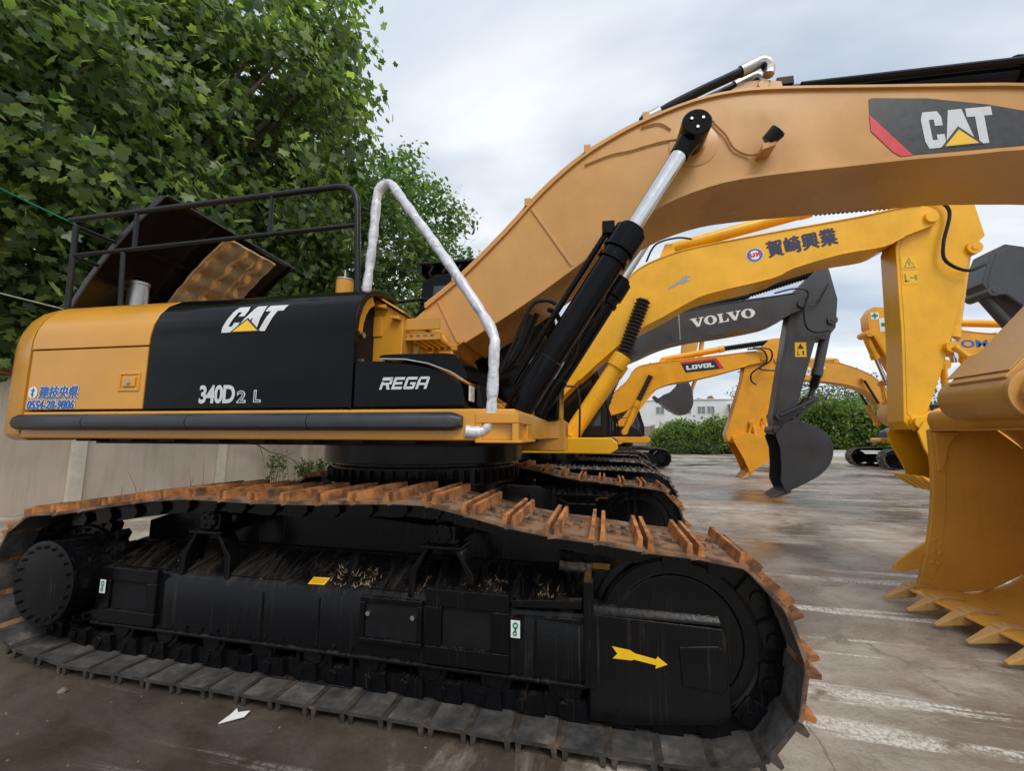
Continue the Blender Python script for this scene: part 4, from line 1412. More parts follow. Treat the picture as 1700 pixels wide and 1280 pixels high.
# ---------------------------------------------------------------- boom cylinders
def boom_cyl(y):
    a = Vector((.90, y, 1.62)); b = Vector((2.43, y, 4.0))
    d = (b - a).normalized(); Ln = (b - a).length
    mb = MB()
    mb.lathe(a, b, [(0, .06), (0, .10), (.12, .10), (.14, .116), (.62, .116), (.63, .108), (1.56, .108), (1.57, .126), (1.60, .126), (1.61, .112), (1.66, .112), (1.67, .134), (1.86, .134), (1.87, .10), (1.90, .10), (1.90, .06)], 36)
    mb.cyl(a - Vector((0, .16, 0)), a + Vector((0, .16, 0)), .12, seg=24)
    o = S(mb, 'boom_cylinder', 'gloss')
    mb = MB(); mb.cyl(a + d * 1.88, b - d * .18, .066, seg=28); mb.build('rod', 'chrome', o)
    mb = MB()
    mb.lathe(b - d * .22, b, [(0, .04), (0, .075), (.10, .085), (.20, .10), (.22, .06)], 24)
    mb.lathe(b + Vector((0, -.13, .0)), b + Vector((0, .13, 0)), [(0, .02), (0, .105), (.01, .115), (.25, .115), (.26, .105), (.26, .02)], 28)
    e_ = mb.build('rod_eye', 'gloss', o)
    for k in range(3):
        an = 2 * math.pi * k / 3 + .5
        c = b + Vector((.05 * math.cos(an), -.13, .05 * math.sin(an)))
        m2 = MB(); m2.cyl(c, c + Vector((0, -.012, 0)), .012, seg=6); m2.build('bolt', 'steel', e_)
    # oil pipe along the barrel
    up_ = Vector((-d.z, 0, d.x))
    mb = MB()
    p = [a + d * .30 + up_ * .155, a + d * .9 + up_ * .165, a + d * 1.60 + up_ * .165, a + d * 1.78 + up_ * .165, a + d * 1.82 + up_ * .13]
    mb.tube(p, .026, 10)
    c = a + d * 1.80 + up_ * .17
    mb.box(c.x - .05, c.x + .05, c.y - .05, c.y + .05, c.z - .05, c.z + .05)
    mb.build('oil_pipe', 'gloss', o)
    return o
boom_cyl(-.56)
boom_cyl(.56)
mb = MB()
mb.tube(smooth_path([(1.02, -.30, 1.74), (1.20, -.30, 2.0), (1.34, -.34, 2.32), (1.30, -.40, 2.55), (1.22, -.46, 2.6)], 7), .022, 8)
mb.tube(smooth_path([(.78, -.62, 1.9), (.95, -.66, 2.25), (1.10, -.70, 2.55), (1.22, -.70, 2.60), (1.30, -.66, 2.58)], 7), .016, 8)
mb.tube(smooth_path([(1.12, -.2, 1.72), (1.24, -.2, 1.95), (1.42, -.2, 2.2), (1.50, -.25, 2.45), (1.66, -.30, 2.6), (1.72, -.36, 2.85)], 7), .012, 8)
S(mb, 'cylinder_hose', 'hose')
mb = MB(); mb.cyl((1.205, -.42, 2.04), (1.29, -.42, 2.18), .075, seg=16); S(mb, 'hose_tag', 'wrap')

# ---------------------------------------------------------------- stick and bucket
mb = MB()
STK = [(4.60, 1.98), (4.62, 2.0), (5.24, 2.665), (6.02, 3.50), (6.22, 3.96), (6.42, 4.12), (6.70, 3.70), (6.52, 3.2), (5.75, 2.35), (5.10, 1.76), (4.86, 1.68)]
mb.prism(STK, -.25, .25)
stick = S(mb, 'stick', 'boom', None, .01)
mb = MB()
mb.lathe((4.745, .335, 1.845), (4.745, -.275, 1.845), [(0, .05), (0, .175), (.60, .175), (.61, .17), (.61, .05)], 40)
mb.build('pivot_tube', 'boom', stick)
mb = MB()
bp = [(4.745 + .185 * math.cos(R(a)), 1.845 + .185 * math.sin(R(a))) for a in range(110, 291, 12)]
mb.prism(bp + [(5.02, 1.66), (5.30, 1.95), (4.98, 2.20)], -.305, -.272)
mb.lathe((4.745, -.30, 1.845), (4.745, -.345, 1.845), [(0, .02), (0, .112), (.018, .112), (.024, .100), (.026, .085), (.036, .08), (.036, .004)], 32)
mb.build('pivot_boss', 'boom', stick, .004)
mb = MB()
mb.prism(strip([(4.64, 2.025), (4.83, 2.23)], .010), -.25, .30)
mb.prism([(5.05, 2.20), (5.30, 2.47), (5.60, 2.50), (5.25, 2.10)], -.268, -.248)
mb.build('stick_rib', 'boom', stick, .004)

BK_SHELL = [(4.79, 1.60), (4.77, 1.70), (4.82, 1.775), (5.0, 1.76), (5.30, 1.66), (5.55, 1.42), (5.70, 1.05), (5.66, .65), (5.42, .30), (5.10, .12), (4.80, .085), (4.52, .115)]
sh2 = round2(BK_SHELL, 4)
OPEN = [(4.52, .14), (4.56, .26), (4.635, .50), (4.69, .74), (4.73, 1.00), (4.75, 1.25), (4.76, 1.60)]
mb = MB()
mb.prism(strip(sh2, -.03), -.76, .76)
bucket = S(mb, 'bucket', 'bucket', None, .006)
inner = OPEN + [(5.0, 1.72), (5.28, 1.63), (5.52, 1.40), (5.665, 1.05), (5.63, .66), (5.40, .33), (5.09, .15), (4.80, .115)]
for s in (-1, 1):
    mb = MB()
    mb.prism(inner, s * .765, s * .735)
    mb.prism(strip(round2(OPEN[1:], 3), -.11), s * .772, s * .728)
    sp_ = mb.build('side_plate', 'bucket', bucket, .006)
    mb = MB()
    mb.prism([(4.66, .55), (4.40, .36), (4.36, .28), (4.45, .265), (4.60, .31)], s * .80, s * .768)
    mb.build('side_cutter', 'bucket', sp_, .006)
    for (bx, bz) in ((4.70, .58), (4.75, .55), (4.68, .48), (4.73, .46), (4.66, .38), (4.71, .37)):
        m2 = MB(); m2.lathe((bx, s * .73, bz), (bx, s * .70, bz), [(0, .022), (.008, .02), (.013, .008), (.013, .001)], 12); m2.build('bolt', 'bucket', sp_)
mb = MB()
mb.prism([(4.765, 1.585), (5.0, 1.60), (5.0, 1.615), (4.755, 1.60)], -.73, .73)
for s in (1,):
    mb.prism([(4.775, 1.58), (5.0, 1.58), (4.94, 1.54), (4.87, 1.44), (4.84, 1.30), (4.80, 1.22), (4.775, 1.22)], .73, .69)
mb.build('top_beam_rib', 'bucket', bucket, .004)
mb = MB()
for yy in (-.33, .30):
    mb.prism([(4.66, 1.74), (4.62, 1.86), (4.68, 1.98), (4.82, 2.0), (5.30, 1.72), (5.45, 1.50), (4.95, 1.70)], yy, yy + .035 if yy > 0 else yy - .03)
mb.build('hinge_ear', 'bucket', bucket, .006)
mb = MB(); mb.prism([(4.86, .10), (4.52, .10), (4.42, .125), (4.43, .14), (4.53, .155), (4.86, .135)], -.78, .78); mb.build('cutting_lip', 'bucket', bucket, .004)
for i in range(6):
    yy = .745 - .288 * i
    mb = MB()
    # adapter on the lip, then a worn wedge point
    mb.prism([(4.62, .158), (4.46, .165), (4.40, .15), (4.40, .06), (4.50, .075), (4.60, .10)], yy - .045, yy + .045)
    ad = mb.build('tooth_adapter', 'tooth', bucket, .008)
    ad.location = (.035, 0, .012)
    mb = MB()
    vs = [(4.44, yy - .055, .165), (4.44, yy + .055, .165), (4.44, yy + .055, .055), (4.44, yy - .055, .055), (4.21, yy - .018, .030), (4.21, yy + .018, .030), (4.21, yy + .018, .014), (4.21, yy - .018, .014)]
    mb.add(vs, [(0, 1, 2, 3), (7, 6, 5, 4), (0, 4, 5, 1), (1, 5, 6, 2), (2, 6, 7, 3), (3, 7, 4, 0)])
    mb.prism([(4.70, .150), (4.44, .172), (4.44, .150)], yy - .012, yy + .012)
    mb.build('tooth', 'tooth', ad, .008)
# bucket link and cylinder behind the stick
mb = MB()
mb.lathe((6.30, 0, 3.05), (5.45, 0, 2.0), [(0, .05), (0, .10), (.9, .10), (.9, .055), (1.35, .055)], 20)
S(mb, 'bucket_cylinder', 'gloss')
mb = MB()
for s in (-.2, .2):
    mb.prism([(5.40, 2.05), (5.52, 2.02), (5.40, 1.56), (5.28, 1.58)], s - .03, s + .03)
S(mb, 'bucket_link', 'boom', None, .006)

# dried mud and withered grass lying on the sloping top of the near frame
g = random.Random(5)
mb = MB()
for (xc, wd, n_) in ((.06, .06, 26), (.22, .09, 40), (.60, .07, 24), (.92, .07, 26), (1.04, .06, 22), (1.36, .05, 22), (-.45, .05, 8), (-1.15, .06, 10)):
    for k in range(n_):
        t = g.uniform(.02, .6)
        x = g.gauss(xc, wd * .6)
        y, z = -1.47 + .20 * t, .602 + .135 * t
        for q in range(3):
            an, ln_, wd_ = g.uniform(0, 6.28), g.uniform(.008, .034), g.uniform(.0015, .004)
            dx, dy, dz = math.cos(an) * ln_, math.sin(an) * ln_ * .6, g.uniform(0, .7) * ln_
            px, py = -math.sin(an) * wd_, math.cos(an) * wd_
            x2 = x + g.uniform(-.015, .015)
            mb.add([(x2 - px, y - py, z + .001), (x2 + px, y + py, z + .002), (x2 + dx, y + dy, z + .004 + dz + dy * .68)], [(0, 1, 2)])
dm = mb.build('withered_grass', 'straw', near_frame); dm["kind"] = "stuff"

# cover plates welded on the sloping top, and seams down the side of the beam
sd = Vector((0, .20, .135)).normalized(); sn = Vector((0, -.135, .20)).normalized()
for (xa, xb, skew) in ((-.80, -.30, .10), (.30, .62, 0.0), (-1.60, -1.05, .12)):
    p0 = Vector((0, -1.455, .611)); p1 = p0 + sd * .19
    mb = MB()
    q4 = [Vector((xa, 0, 0)) + p0, Vector((xb, 0, 0)) + p0, Vector((xb + skew, 0, 0)) + p1, Vector((xa + skew * .4, 0, 0)) + p1]
    mb.add([a_ + sn * .0 for a_ in q4] + [a_ + sn * .010 for a_ in q4], [(0, 3, 2, 1), (4, 5, 6, 7), (0, 1, 5, 4), (1, 2, 6, 5), (2, 3, 7, 6), (3, 0, 4, 7)])
    mb.build('cover_plate', 'frame', near_frame, .003)
for xs_ in (-.42, -.02, 1.30):
    mb = MB(); mb.box(xs_, xs_ + .012, -1.501, -1.49, .27, .55); mb.build('weld_seam', 'frame', near_frame, .003)
for k in range(12):
    xb_ = -1.10 + k * .12
    if xb_ < .25:
        b = MB(); b.cyl((xb_, -1.494, .285), (xb_, -1.506, .285), .011, seg=6); b.build('bolt', 'frame', near_frame)

# ================================================================== the other excavators
def bellows(mb, a, b, r0, r1, n):
    """ribbed dust sleeve"""
    a, b = Vector(a), Vector(b)
    L = (b - a).length
    prof = [(0, .01)]
    for k in range(n):
        prof += [(L * k / n, r0), (L * (k + .5) / n, r1)]
    prof += [(L, r0), (L, .01)]
    mb.lathe(a, b, prof, 20)

def other_excavator(label, x0, yc, d, mat, bt, bb, stick, shell, opening, bw=.33, sw=.24, kw=.62, arm=None, bcyl=None, kcyl=None, kmat=None, smat=None,
                    rodsleeve=True, joined=False, half=1.98, cabmat='satin', hoses=(), gauge=1.32, body=True, bodymat=None, ksleeve=False, toolbox=True, rodmat='chrome', cr=1.0, linkpin=None, linkr=.055):
    kmat = kmat or mat
    smat = smat or mat
    bodymat = bodymat or mat
    root = empty('excavator', (x0, yc, 0))
    tag(root, label, 'excavator', 'excavators parked in the yard')
    def X(pts):
        return [(p[0] - x0, p[1]) for p in pts]
    def B(mb, name, m, parent=None, bevel=0.0):
        return mb.build(name, m, parent or root, bevel)
    # undercarriage
    lp = [(-half + .25, .042), (half - .25, .042)] + arc(half, .50, .455, -75, 78, 10) + [(half - .45, .965), (.5, .985), (-.3, .970), (-half + .5, .965)] + arc(-half, .50, .45, 100, 255, 10)
    for s in (-1, 1):
        make_track(root, s * gauge, lp, 45, .60, 'triple', joined)
        mb = MB()
        mb.prism([(s * (gauge + .14), .22), (s * (gauge + .14), .52), (s * (gauge + .02), .66), (s * (gauge - .12), .66), (s * (gauge - .12), .22)], -half + .3, half - .3, 'x')
        mb.prism([(half - .35, .25), (half - .35, .60), (half + .05, .55), (half + .05, .35)], s * (gauge + .15), s * (gauge + .09))
        B(mb, 'track_frame', 'frame', None, .01)
        for xx, nm, rr in ((half, 'idler_wheel', .36), (-half, 'final_drive', .34)):
            mb = MB(); mb.lathe((xx, s * gauge - .16, .5), (xx, s * gauge + .16, .5), [(0, .05), (0, .22), (.05, .25), (.07, rr), (.25, rr), (.27, .25), (.32, .22), (.32, .05)], 28)
            B(mb, nm, 'frame')
        for i in range(7):
            xx = -half + .55 + i * (2 * half - 1.1) / 6
            mb = MB(); mb.cyl((xx, s * gauge - .16, .19), (xx, s * gauge + .16, .19), .095, seg=16); B(mb, 'track_roller', 'frame')
    mb = MB(); mb.box(-.9, .9, -gauge + .1, gauge - .1, .45, .85); mb.lathe((0, 0, .85), (0, 0, 1.22), [(0, .3), (0, .75), (.2, .75), (.2, .80), (.36, .80), (.36, .3)], 36)
    B(mb, 'centre_frame', 'frame', None, .01)
    # revolving deck and house; front points along d
    def box(mb, xa, xb, ya, yb, za, zb):
        xs = sorted((xa * d, xb * d)); ys = sorted((ya * d, yb * d))
        mb.box(xs[0], xs[1], ys[0], ys[1], za, zb)
    def pr(mb, poly, ya, yb):
        mb.prism([(p[0] * d, p[1]) for p in poly], ya * d, yb * d)
    mb = MB()
    pr(mb, [(-2.6, 1.22), (1.42, 1.22), (1.55, 1.30), (1.55, 1.42), (1.45, 1.50), (-2.6, 1.50)], -1.40, -.50)
    pr(mb, [(-2.6, 1.22), (1.42, 1.22), (1.55, 1.30), (1.55, 1.42), (1.45, 1.50), (-2.6, 1.50)], .50, 1.42)
    box(mb, -2.6, 1.30, -.499, .499, 1.24, 1.49)
    deck_ = B(mb, 'deck_frame', bodymat, None, .02)
    mb = MB()
    pr(mb, [(-2.3, 1.505), (-2.3, 2.36), (-2.2, 2.46), (-.40, 2.46), (-.32, 2.36), (-.32, 1.505)], -1.40, 1.40)
    B(mb, 'engine_house', bodymat, None, .04)
    for k in range(5):
        mb = MB(); box(mb, -2.1, -1.2, -1.415, -1.39, 1.72 + k * .11, 1.76 + k * .11); B(mb, 'louvre', 'dark')
    mb = MB()
    if toolbox:
        pr(mb, [(-.30, 1.505), (-.30, 2.05), (.75, 2.02), (1.10, 1.80), (1.15, 1.505)], -1.40, -.62); B(mb, 'tool_box', cabmat, None, .03)
    mb = MB()
    pl = [(-2.31, -1.40), (-2.62, -1.34), (-2.86, -1.0), (-2.98, -.5), (-3.0, 0), (-2.98, .5), (-2.86, 1.0), (-2.62, 1.34), (-2.31, 1.40)]
    mb.prism([(a * d, b * d) for a, b in pl], 1.18, 2.30, 'z'); B(mb, 'counterweight', bodymat, None, .05)
    # cab with posts and panes
    mb = MB()
    pr(mb, [(-.32, 1.505), (-.34, 2.95), (-.22, 3.06), (1.05, 3.06), (1.16, 2.96), (1.38, 2.1), (1.36, 1.505)], .55, 1.42)
    cb = B(mb, 'cab', cabmat, None, .04)
    for side_y in (.545, 1.425):
        mb = MB(); pr(mb, [(-.20, 2.15), (-.20, 2.90), (.38, 2.92), (.38, 2.15)], side_y - .006, side_y + .006); mb.build('window', 'glass', cb, .004)
        mb = MB(); pr(mb, [(.48, 1.75), (.48, 2.92), (1.02, 2.92), (1.26, 2.1), (1.25, 1.75)], side_y - .006, side_y + .006); mb.build('window', 'glass', cb, .004)
    mb = MB()
    c4 = [(1.155, .64, 2.94), (1.155, 1.33, 2.94), (1.375, 1.33, 2.12), (1.375, .64, 2.12)]
    mb.add([((p[0] + .012) * d, p[1] * d, p[2] + .004) for p in c4], [(0, 1, 2, 3)]); mb.build('windscreen', 'glass', cb)
    mb = MB()
    for yy in (.62, .98, 1.34):
        mb.tube([((1.19) * d, yy * d, 2.98), ((1.44) * d, yy * d, 2.05), ((1.44) * d, yy * d, 1.56)], .018, 8)
    for zz in (1.70, 1.95, 2.2):
        mb.tube([(1.44 * d, .62 * d, zz), (1.44 * d, 1.34 * d, zz)], .012, 6)
    mb.build('front_guard', 'satin', cb)
    mb = MB(); mb.tube(smooth_path([(.9 * d, -1.36 * d, 1.5), (.9 * d, -1.36 * d, 2.3), (.7 * d, -1.36 * d, 2.42), (.1 * d, -1.36 * d, 2.42), (-.1 * d, -1.36 * d, 2.3), (-.1 * d, -1.36 * d, 2.0)], 5), .018, 8); B(mb, 'handrail', 'satin')
    # boom
    T, Bm = round2(X(bt), 3), round2(X(bb), 3)
    mb = MB(); mb.prism(Bm + T[::-1], -bw, bw); bo = B(mb, 'boom', mat)
    sgn = 1 if d > 0 else -1
    mb = MB(); mb.prism(strip(T[3:-3], .02 * sgn), -bw - .02, bw + .02); mb.build('top_flange', mat, bo, .003)
    mb = MB(); mb.prism(strip(Bm[3:-3], -.02 * sgn), -bw - .02, bw + .02); mb.build('bottom_flange', mat, bo, .003)
    piv = ((bt[-1][0] + bb[-1][0]) / 2 - x0 - .10 * d, (bt[-1][1] + bb[-1][1]) / 2)
    mb = MB(); ph = max(sw + .12, bw + .05); mb.lathe((piv[0], -ph, piv[1]), (piv[0], ph, piv[1]), [(0, .03), (0, .10), (.02, .11), (2 * ph - .02, .11), (2 * ph, .10), (2 * ph, .03)], 24); mb.build('boom_tip_pin', mat, bo)
    for yy in (-.16, -.06, .06):
        mb = MB()
        pts = [(a, yy, b + .055) for a, b in T[6:-6]]
        mb.tube(pts, .018, 6)
        mb.build('hydraulic_line', mat, bo)
    for i in range(8, len(T) - 7, 7):
        mb = MB()
        a, b = T[i]; mb.box(a - .03, a + .03, -.22, .12, b - .01, b + .09)
        mb.build('line_clamp', mat, bo, .004)
    for hz in hoses:
        mb = MB(); mb.tube(smooth_path([(p[0] - x0, p[1] - yc, p[2]) for p in hz[1]], 7), hz[0], 8); mb.build('hose', 'hose', bo)
    # boom cylinders
    if bcyl:
        a2, m2, e2 = [Vector((p[0] - x0, 0, p[1])) for p in bcyl]
        for s in (-1, 1):
            off = Vector((0, s * (bw + .14), 0))
            a, m_, e_ = a2 + off, m2 + off, e2 + off
            dd = (m_ - a).normalized(); ll = (m_ - a).length
            mb = MB(); mb.lathe(a, m_, [(0, .04), (0, .12 * cr), (.12, .105 * cr), (ll - .28, .105 * cr), (ll - .27, .128 * cr), (ll, .128 * cr), (ll, .04)], 24)
            mb.cyl(a - Vector((0, .14, 0)), a + Vector((0, .14, 0)), .11, seg=20)
            up_ = Vector((-dd.z, 0, dd.x)) * (-1 if d < 0 else 1)
            mb.tube([a + dd * .35 - up_ * .12, a + dd * (ll - .15) - up_ * .15], .02, 6)
            o = B(mb, 'boom_cylinder', mat)
            if rodsleeve:
                mb = MB(); bellows(mb, m_, e_ - (e_ - m_).normalized() * .06, .075 * cr, .105 * cr, 16); mb.build('rod_sleeve', 'rubber', o)
            else:
                mb = MB(); mb.cyl(m_, e_, .055, seg=18); mb.build('rod', rodmat, o)
            mb = MB(); mb.lathe(e_ - Vector((0, .08, 0)), e_ + Vector((0, .08, 0)), [(0, .02), (0, .085), (.16, .085), (.16, .02)], 20); mb.build('rod_eye', mat, o)
        mb = MB(); mb.lathe((e2.x, -bw - .015, e2.z), (e2.x, bw + .015, e2.z), [(0, .02), (0, .20), (2 * bw + .03, .20), (2 * bw + .03, .02)], 36); mb.build('cylinder_pin_boss', mat, bo)
    # arm cylinder on top of the boom
    if arm:
        a, m_, e_ = [Vector((p[0] - x0, 0, p[1])) for p in arm]
        ll = (m_ - a).length
        mb = MB(); mb.lathe(a, m_, [(0, .04), (0, .11), (.15, .12), (ll - .2, .12), (ll - .19, .135), (ll, .135), (ll, .04)], 24); o = B(mb, 'arm_cylinder', mat)
        mb = MB(); bellows(mb, m_, e_, .075, .115, 26) if rodsleeve else mb.cyl(m_, e_, .06, seg=18)
        mb.build('rod_sleeve', 'rubber' if rodsleeve else 'chrome', o)
        mb = MB()
        for yy in (-.14, .14):
            mb.prism([(a.x - .25 * d, a.z - .40), (a.x - .06 * d, a.z + .06), (a.x + .08 * d, a.z + .06), (a.x + .20 * d, a.z - .36)], yy - .03, yy + .03)
        mb.build('cylinder_bracket', mat, o, .005)
    # stick
    ST = X(stick)
    mb = MB(); mb.prism(ST, -sw, sw); st = B(mb, 'stick', smat, None, .015)
    cxm = sum(p[0] for p in ST) / len(ST); czm = sum(p[1] for p in ST) / len(ST)
    mb = MB(); mb.prism([(cxm + (p[0] - cxm) * .90, czm + (p[1] - czm) * .93) for p in ST], -sw - .008, sw + .008); mb.build('stick_web_plate', smat, st, .004)
    # bucket cylinder and links on the back of the stick
    if kcyl:
        a, m_, e_ = [Vector((p[0] - x0, 0, p[1])) for p in kcyl]
        ll = (m_ - a).length
        mb = MB(); mb.lathe(a, m_, [(0, .04), (0, .10), (.1, .115), (ll - .18, .115), (ll - .17, .132), (ll, .132), (ll, .04)], 24); o = B(mb, 'bucket_cylinder', smat)
        mb = MB(); mb.cyl(m_, e_, .06, seg=18)
        if ksleeve:
            bellows(mb, m_, m_ + (e_ - m_) * .5, .075, .12, 7)
        mb.build('rod', 'rubber' if ksleeve else 'chrome', o)
        hinge = Vector((shell[0][0] - x0, 0, shell[0][1]))
        s2 = Vector((shell[min(2, len(shell) - 1)][0] - x0, 0, shell[min(2, len(shell) - 1)][1]))
        near_ = (linkpin[0] - x0, linkpin[1]) if linkpin else min(ST, key=lambda p: abs((Vector((p[0], 0, p[1])) - e_).length - .35))
        for s in (-1, 1):
            mb = MB()
            yy = s * (sw + .05)
            mb.tube([(e_.x, yy, e_.z), (s2.x, yy, s2.z)], linkr, 10)
            mb.tube([(e_.x, yy + s * .05, e_.z), (near_[0], yy + s * .05, near_[1])], linkr * .9, 10)
            mb.cyl((near_[0], yy - .05, near_[1]), (near_[0], yy + .09, near_[1]), .10, seg=18)
            mb.cyl((e_.x, yy - .05, e_.z), (e_.x, yy + .05, e_.z), .10, seg=18)
            mb.cyl((s2.x, yy - .05, s2.z), (s2.x, yy + .05, s2.z), .09, seg=18)
            B(mb, 'bucket_link', smat)
    # pins through the stick
    for p_ in ([kcyl[0]] if kcyl else []) + ([shell[0]] if shell else []):
        mb = MB(); mb.lathe((p_[0] - x0, -sw - .07, p_[1]), (p_[0] - x0, sw + .07, p_[1]), [(0, .02), (0, .05), (.012, .055), (.014, .115), (2 * sw + .126, .115), (2 * sw + .128, .055), (2 * sw + .14, .05), (2 * sw + .14, .02)], 22)
        mb.build('stick_pin', smat, st)
    # bucket
    SH = round2(X(shell), 4)
    if shell:
        ws = -1 if d > 0 else 1
        mb = MB(); mb.prism(strip(SH, .028 * ws), -kw, kw); bk_ = B(mb, 'bucket', kmat, None, .004)
        side_ = SH + X(opening)
        for s in (-1, 1):
            mb = MB(); mb.prism(side_, s * (kw + .004), s * (kw - .026)); sp_ = mb.build('side_plate', kmat, bk_, .006)
            lipp = [SH[-1]] + X(opening)
            mb = MB(); mb.prism(strip(lipp[:4], .07 * ws), s * (kw + .014), s * (kw + .004)); mb.build('wear_strip', kmat, sp_, .003)
            mb = MB(); mb.prism(strip(SH[len(SH) // 2:-2], .05 * ws), s * (kw + .012), s * (kw + .004)); mb.build('heel_strip', kmat, sp_, .003)
        h0 = SH[0]
        mb = MB()
        for s in (-1, 1):
            mb.prism([(h0[0] - .08, h0[1] - .14), (h0[0] - .10, h0[1] + .08), (h0[0] + .06, h0[1] + .12), (SH[4][0], SH[4][1] + .05), (SH[6][0], SH[6][1] - .12)], s * (sw + .02), s * (sw + .06))
        mb.lathe((h0[0], -sw - .14, h0[1]), (h0[0], sw + .14, h0[1]), [(0, .02), (0, .10), (2 * sw + .28, .10), (2 * sw + .28, .02)], 20)
        mb.build('hinge_ear', kmat, bk_, .005)
        e0, e1 = Vector(SH[-3]), Vector(SH[-1])
        dv = (e1 - e0).normalized(); nv = Vector((-dv.y, dv.x))
        nteeth = 5
        for i in range(nteeth):
            yy = -kw + .07 + i * (2 * kw - .14) / (nteeth - 1)
            mb = MB()
            P = [e1 - dv * .12 + nv * .06, e1 + dv * .06 + nv * .05, e1 + dv * .30 + nv * .006, e1 + dv * .30 - nv * .012, e1 + dv * .06 - nv * .05, e1 - dv * .12 - nv * .05]
            mb.prism([(p.x, p.y) for p in P], yy - .05, yy + .05)
            mb.build('tooth', kmat, bk_, .008)
    return root, bo, st

# ---- bright yellow machine behind, with the kanji on its boom
Y2, X2 = 5.0, .35
bt2 = [(.25, 2.30), (.55, 2.75), (1.30, 3.66), (2.09, 4.55), (2.46, 4.92), (3.03, 5.15), (3.59, 5.27), (4.90, 5.42), (5.68, 5.50), (6.45, 5.58), (6.90, 5.65), (7.36, 5.68), (7.58, 5.56)]
bb2 = [(.55, 1.98), (1.20, 2.67), (2.24, 3.56), (2.86, 3.90), (3.29, 4.13), (3.71, 4.31), (4.84, 4.53), (5.23, 4.70), (6.02, 4.90), (6.70, 4.98), (7.03, 5.13), (7.56, 5.32)]
st2 = [(7.30, 5.80), (7.60, 6.05), (8.20, 5.98), (8.33, 5.08), (8.10, 4.86), (7.91, 4.14), (7.59, 3.09), (7.41, 2.57), (7.20, 2.05), (7.06, 1.70), (6.90, 1.66), (6.80, 1.80), (6.91, 3.37), (6.97, 5.0), (7.10, 5.35)]
sh2_ = [(6.98, 1.78), (7.35, 2.0), (7.80, 1.85), (8.25, 1.50), (8.32, 1.0), (8.0, .60), (7.5, .55), (7.14, .72)]
op2 = [(7.08, 1.0), (6.94, 1.35), (6.88, 1.62)]
ex2, boom2, stick2 = other_excavator('bright yellow excavator with four dark kanji on its boom, behind the ochre one', X2, Y2, 1, 'yellow', bt2, bb2, st2, sh2_, op2, bw=.35, sw=.22, kw=.40,
    arm=[(3.05, 5.42), (5.75, 5.98), (7.75, 5.95)], bcyl=[(1.01, 1.55), (2.07, 3.10), (2.52, 4.27)], kcyl=[(8.12, 4.86), (7.78, 3.3), (7.80, 2.86)], half=2.0, gauge=1.30, toolbox=False, cr=1.4,
    hoses=[(.028, [(7.10, 4.76, 5.78), (7.55, 4.72, 5.80), (7.78, 4.68, 5.55), (7.62, 4.66, 4.95), (7.62, 4.66, 4.62), (7.9, 4.66, 4.42), (8.2, 4.7, 4.52)]),
           (.02, [(2.6, 4.75, 5.1), (2.8, 4.75, 5.45), (3.2, 4.75, 5.55), (3.5, 4.8, 5.52)])])
fn = lambda q0, q1, h, y: onplane((q0[0] - X2, q0[1]), (q1[0] - X2, q1[1]), h, y - Y2)
m2f = fn((4.83, 4.935), (6.0, 5.10), .32, 4.6455)
bold_text('lettering', '賀崎興業', 'decal_navy', boom2, m2f, .035, 0, 1.08)
m2b = fn((4.47, 4.86), (4.74, 4.90), .26, 4.6455)
decal('badge', ringpoly(.5, .5, .56, .53, .001, .001), 'white', boom2, m2b)
m2b = fn((4.47, 4.86), (4.74, 4.90), .26, 4.6440)
decal('badge_ring', ringpoly(.5, .5, .52, .50, .34, .36), 'decal_blue', boom2, m2b)
decal('badge_mark', polys([[(.16, .36), (.16, .68), (.30, .68), (.30, .48), (.40, .48), (.40, .68), (.52, .68), (.52, .36)], [(.58, .36), (.58, .68), (.70, .68), (.70, .56), (.78, .68), (.88, .68), (.88, .36), (.76, .36), (.76, .5), (.70, .44), (.70, .36)]]), 'decal_red', boom2, fn((4.47, 4.86), (4.74, 4.90), .26, 4.6425))
decal('running_horse_mark', polys([[(0, .08), (.10, .34), (.30, .42), (.42, .60), (.60, .66), (.70, .95), (.82, .92), (1, .62), (.84, .66), (.78, .40), (.95, .22), (.72, .30), (.66, .10), (.56, .30), (.36, .26), (.20, .05), (.24, .24)]]), 'grey_paint', boom2, fn((2.98, 4.42), (3.47, 4.55), .20, 4.6455))
for k, (a, b) in enumerate((((7.02, 4.55), (7.26, 4.55)), ((7.02, 4.27), (7.26, 4.27)))):
    y_ = 5.0 - .2325
    decal('warning_label', polys([[(0, 0), (1, 0), (1, 1), (0, 1)]]), 'decal_yellow', stick2, onplane((a[0] - X2, a[1]), (b[0] - X2, b[1]), .25, y_ - Y2))
    if k == 0:
        g = polys([[(.1, .1), (.9, .1), (.5, .9)]]); g2 = polys([[(.22, .18), (.78, .18), (.5, .74)]])
        decal('label_mark', g, 'brown', stick2, onplane((a[0] - X2, a[1]), (b[0] - X2, b[1]), .25, y_ - Y2 - .0015))
        decal('label_mark', g2, 'decal_yellow', stick2, onplane((a[0] - X2, a[1]), (b[0] - X2, b[1]), .25, y_ - Y2 - .003))
    g = polys([[(.44, .3), (.56, .3), (.56, .6), (.44, .6)]]) if k == 0 else polys([[(.12, .2), (.22, .2), (.22, .8), (.12, .8)], [(.12, .2), (.42, .2), (.42, .3), (.12, .3)], [(.5, .45), (.58, .45), (.58, .55), (.5, .55)], [(.64, .45), (.72, .45), (.72, .55), (.64, .55)], [(.78, .3), (.92, .3), (.92, .7), (.78, .7)]])
    decal('label_mark', g, 'brown', stick2, onplane((a[0] - X2, a[1]), (b[0] - X2, b[1]), .25, y_ - Y2 - .0045))

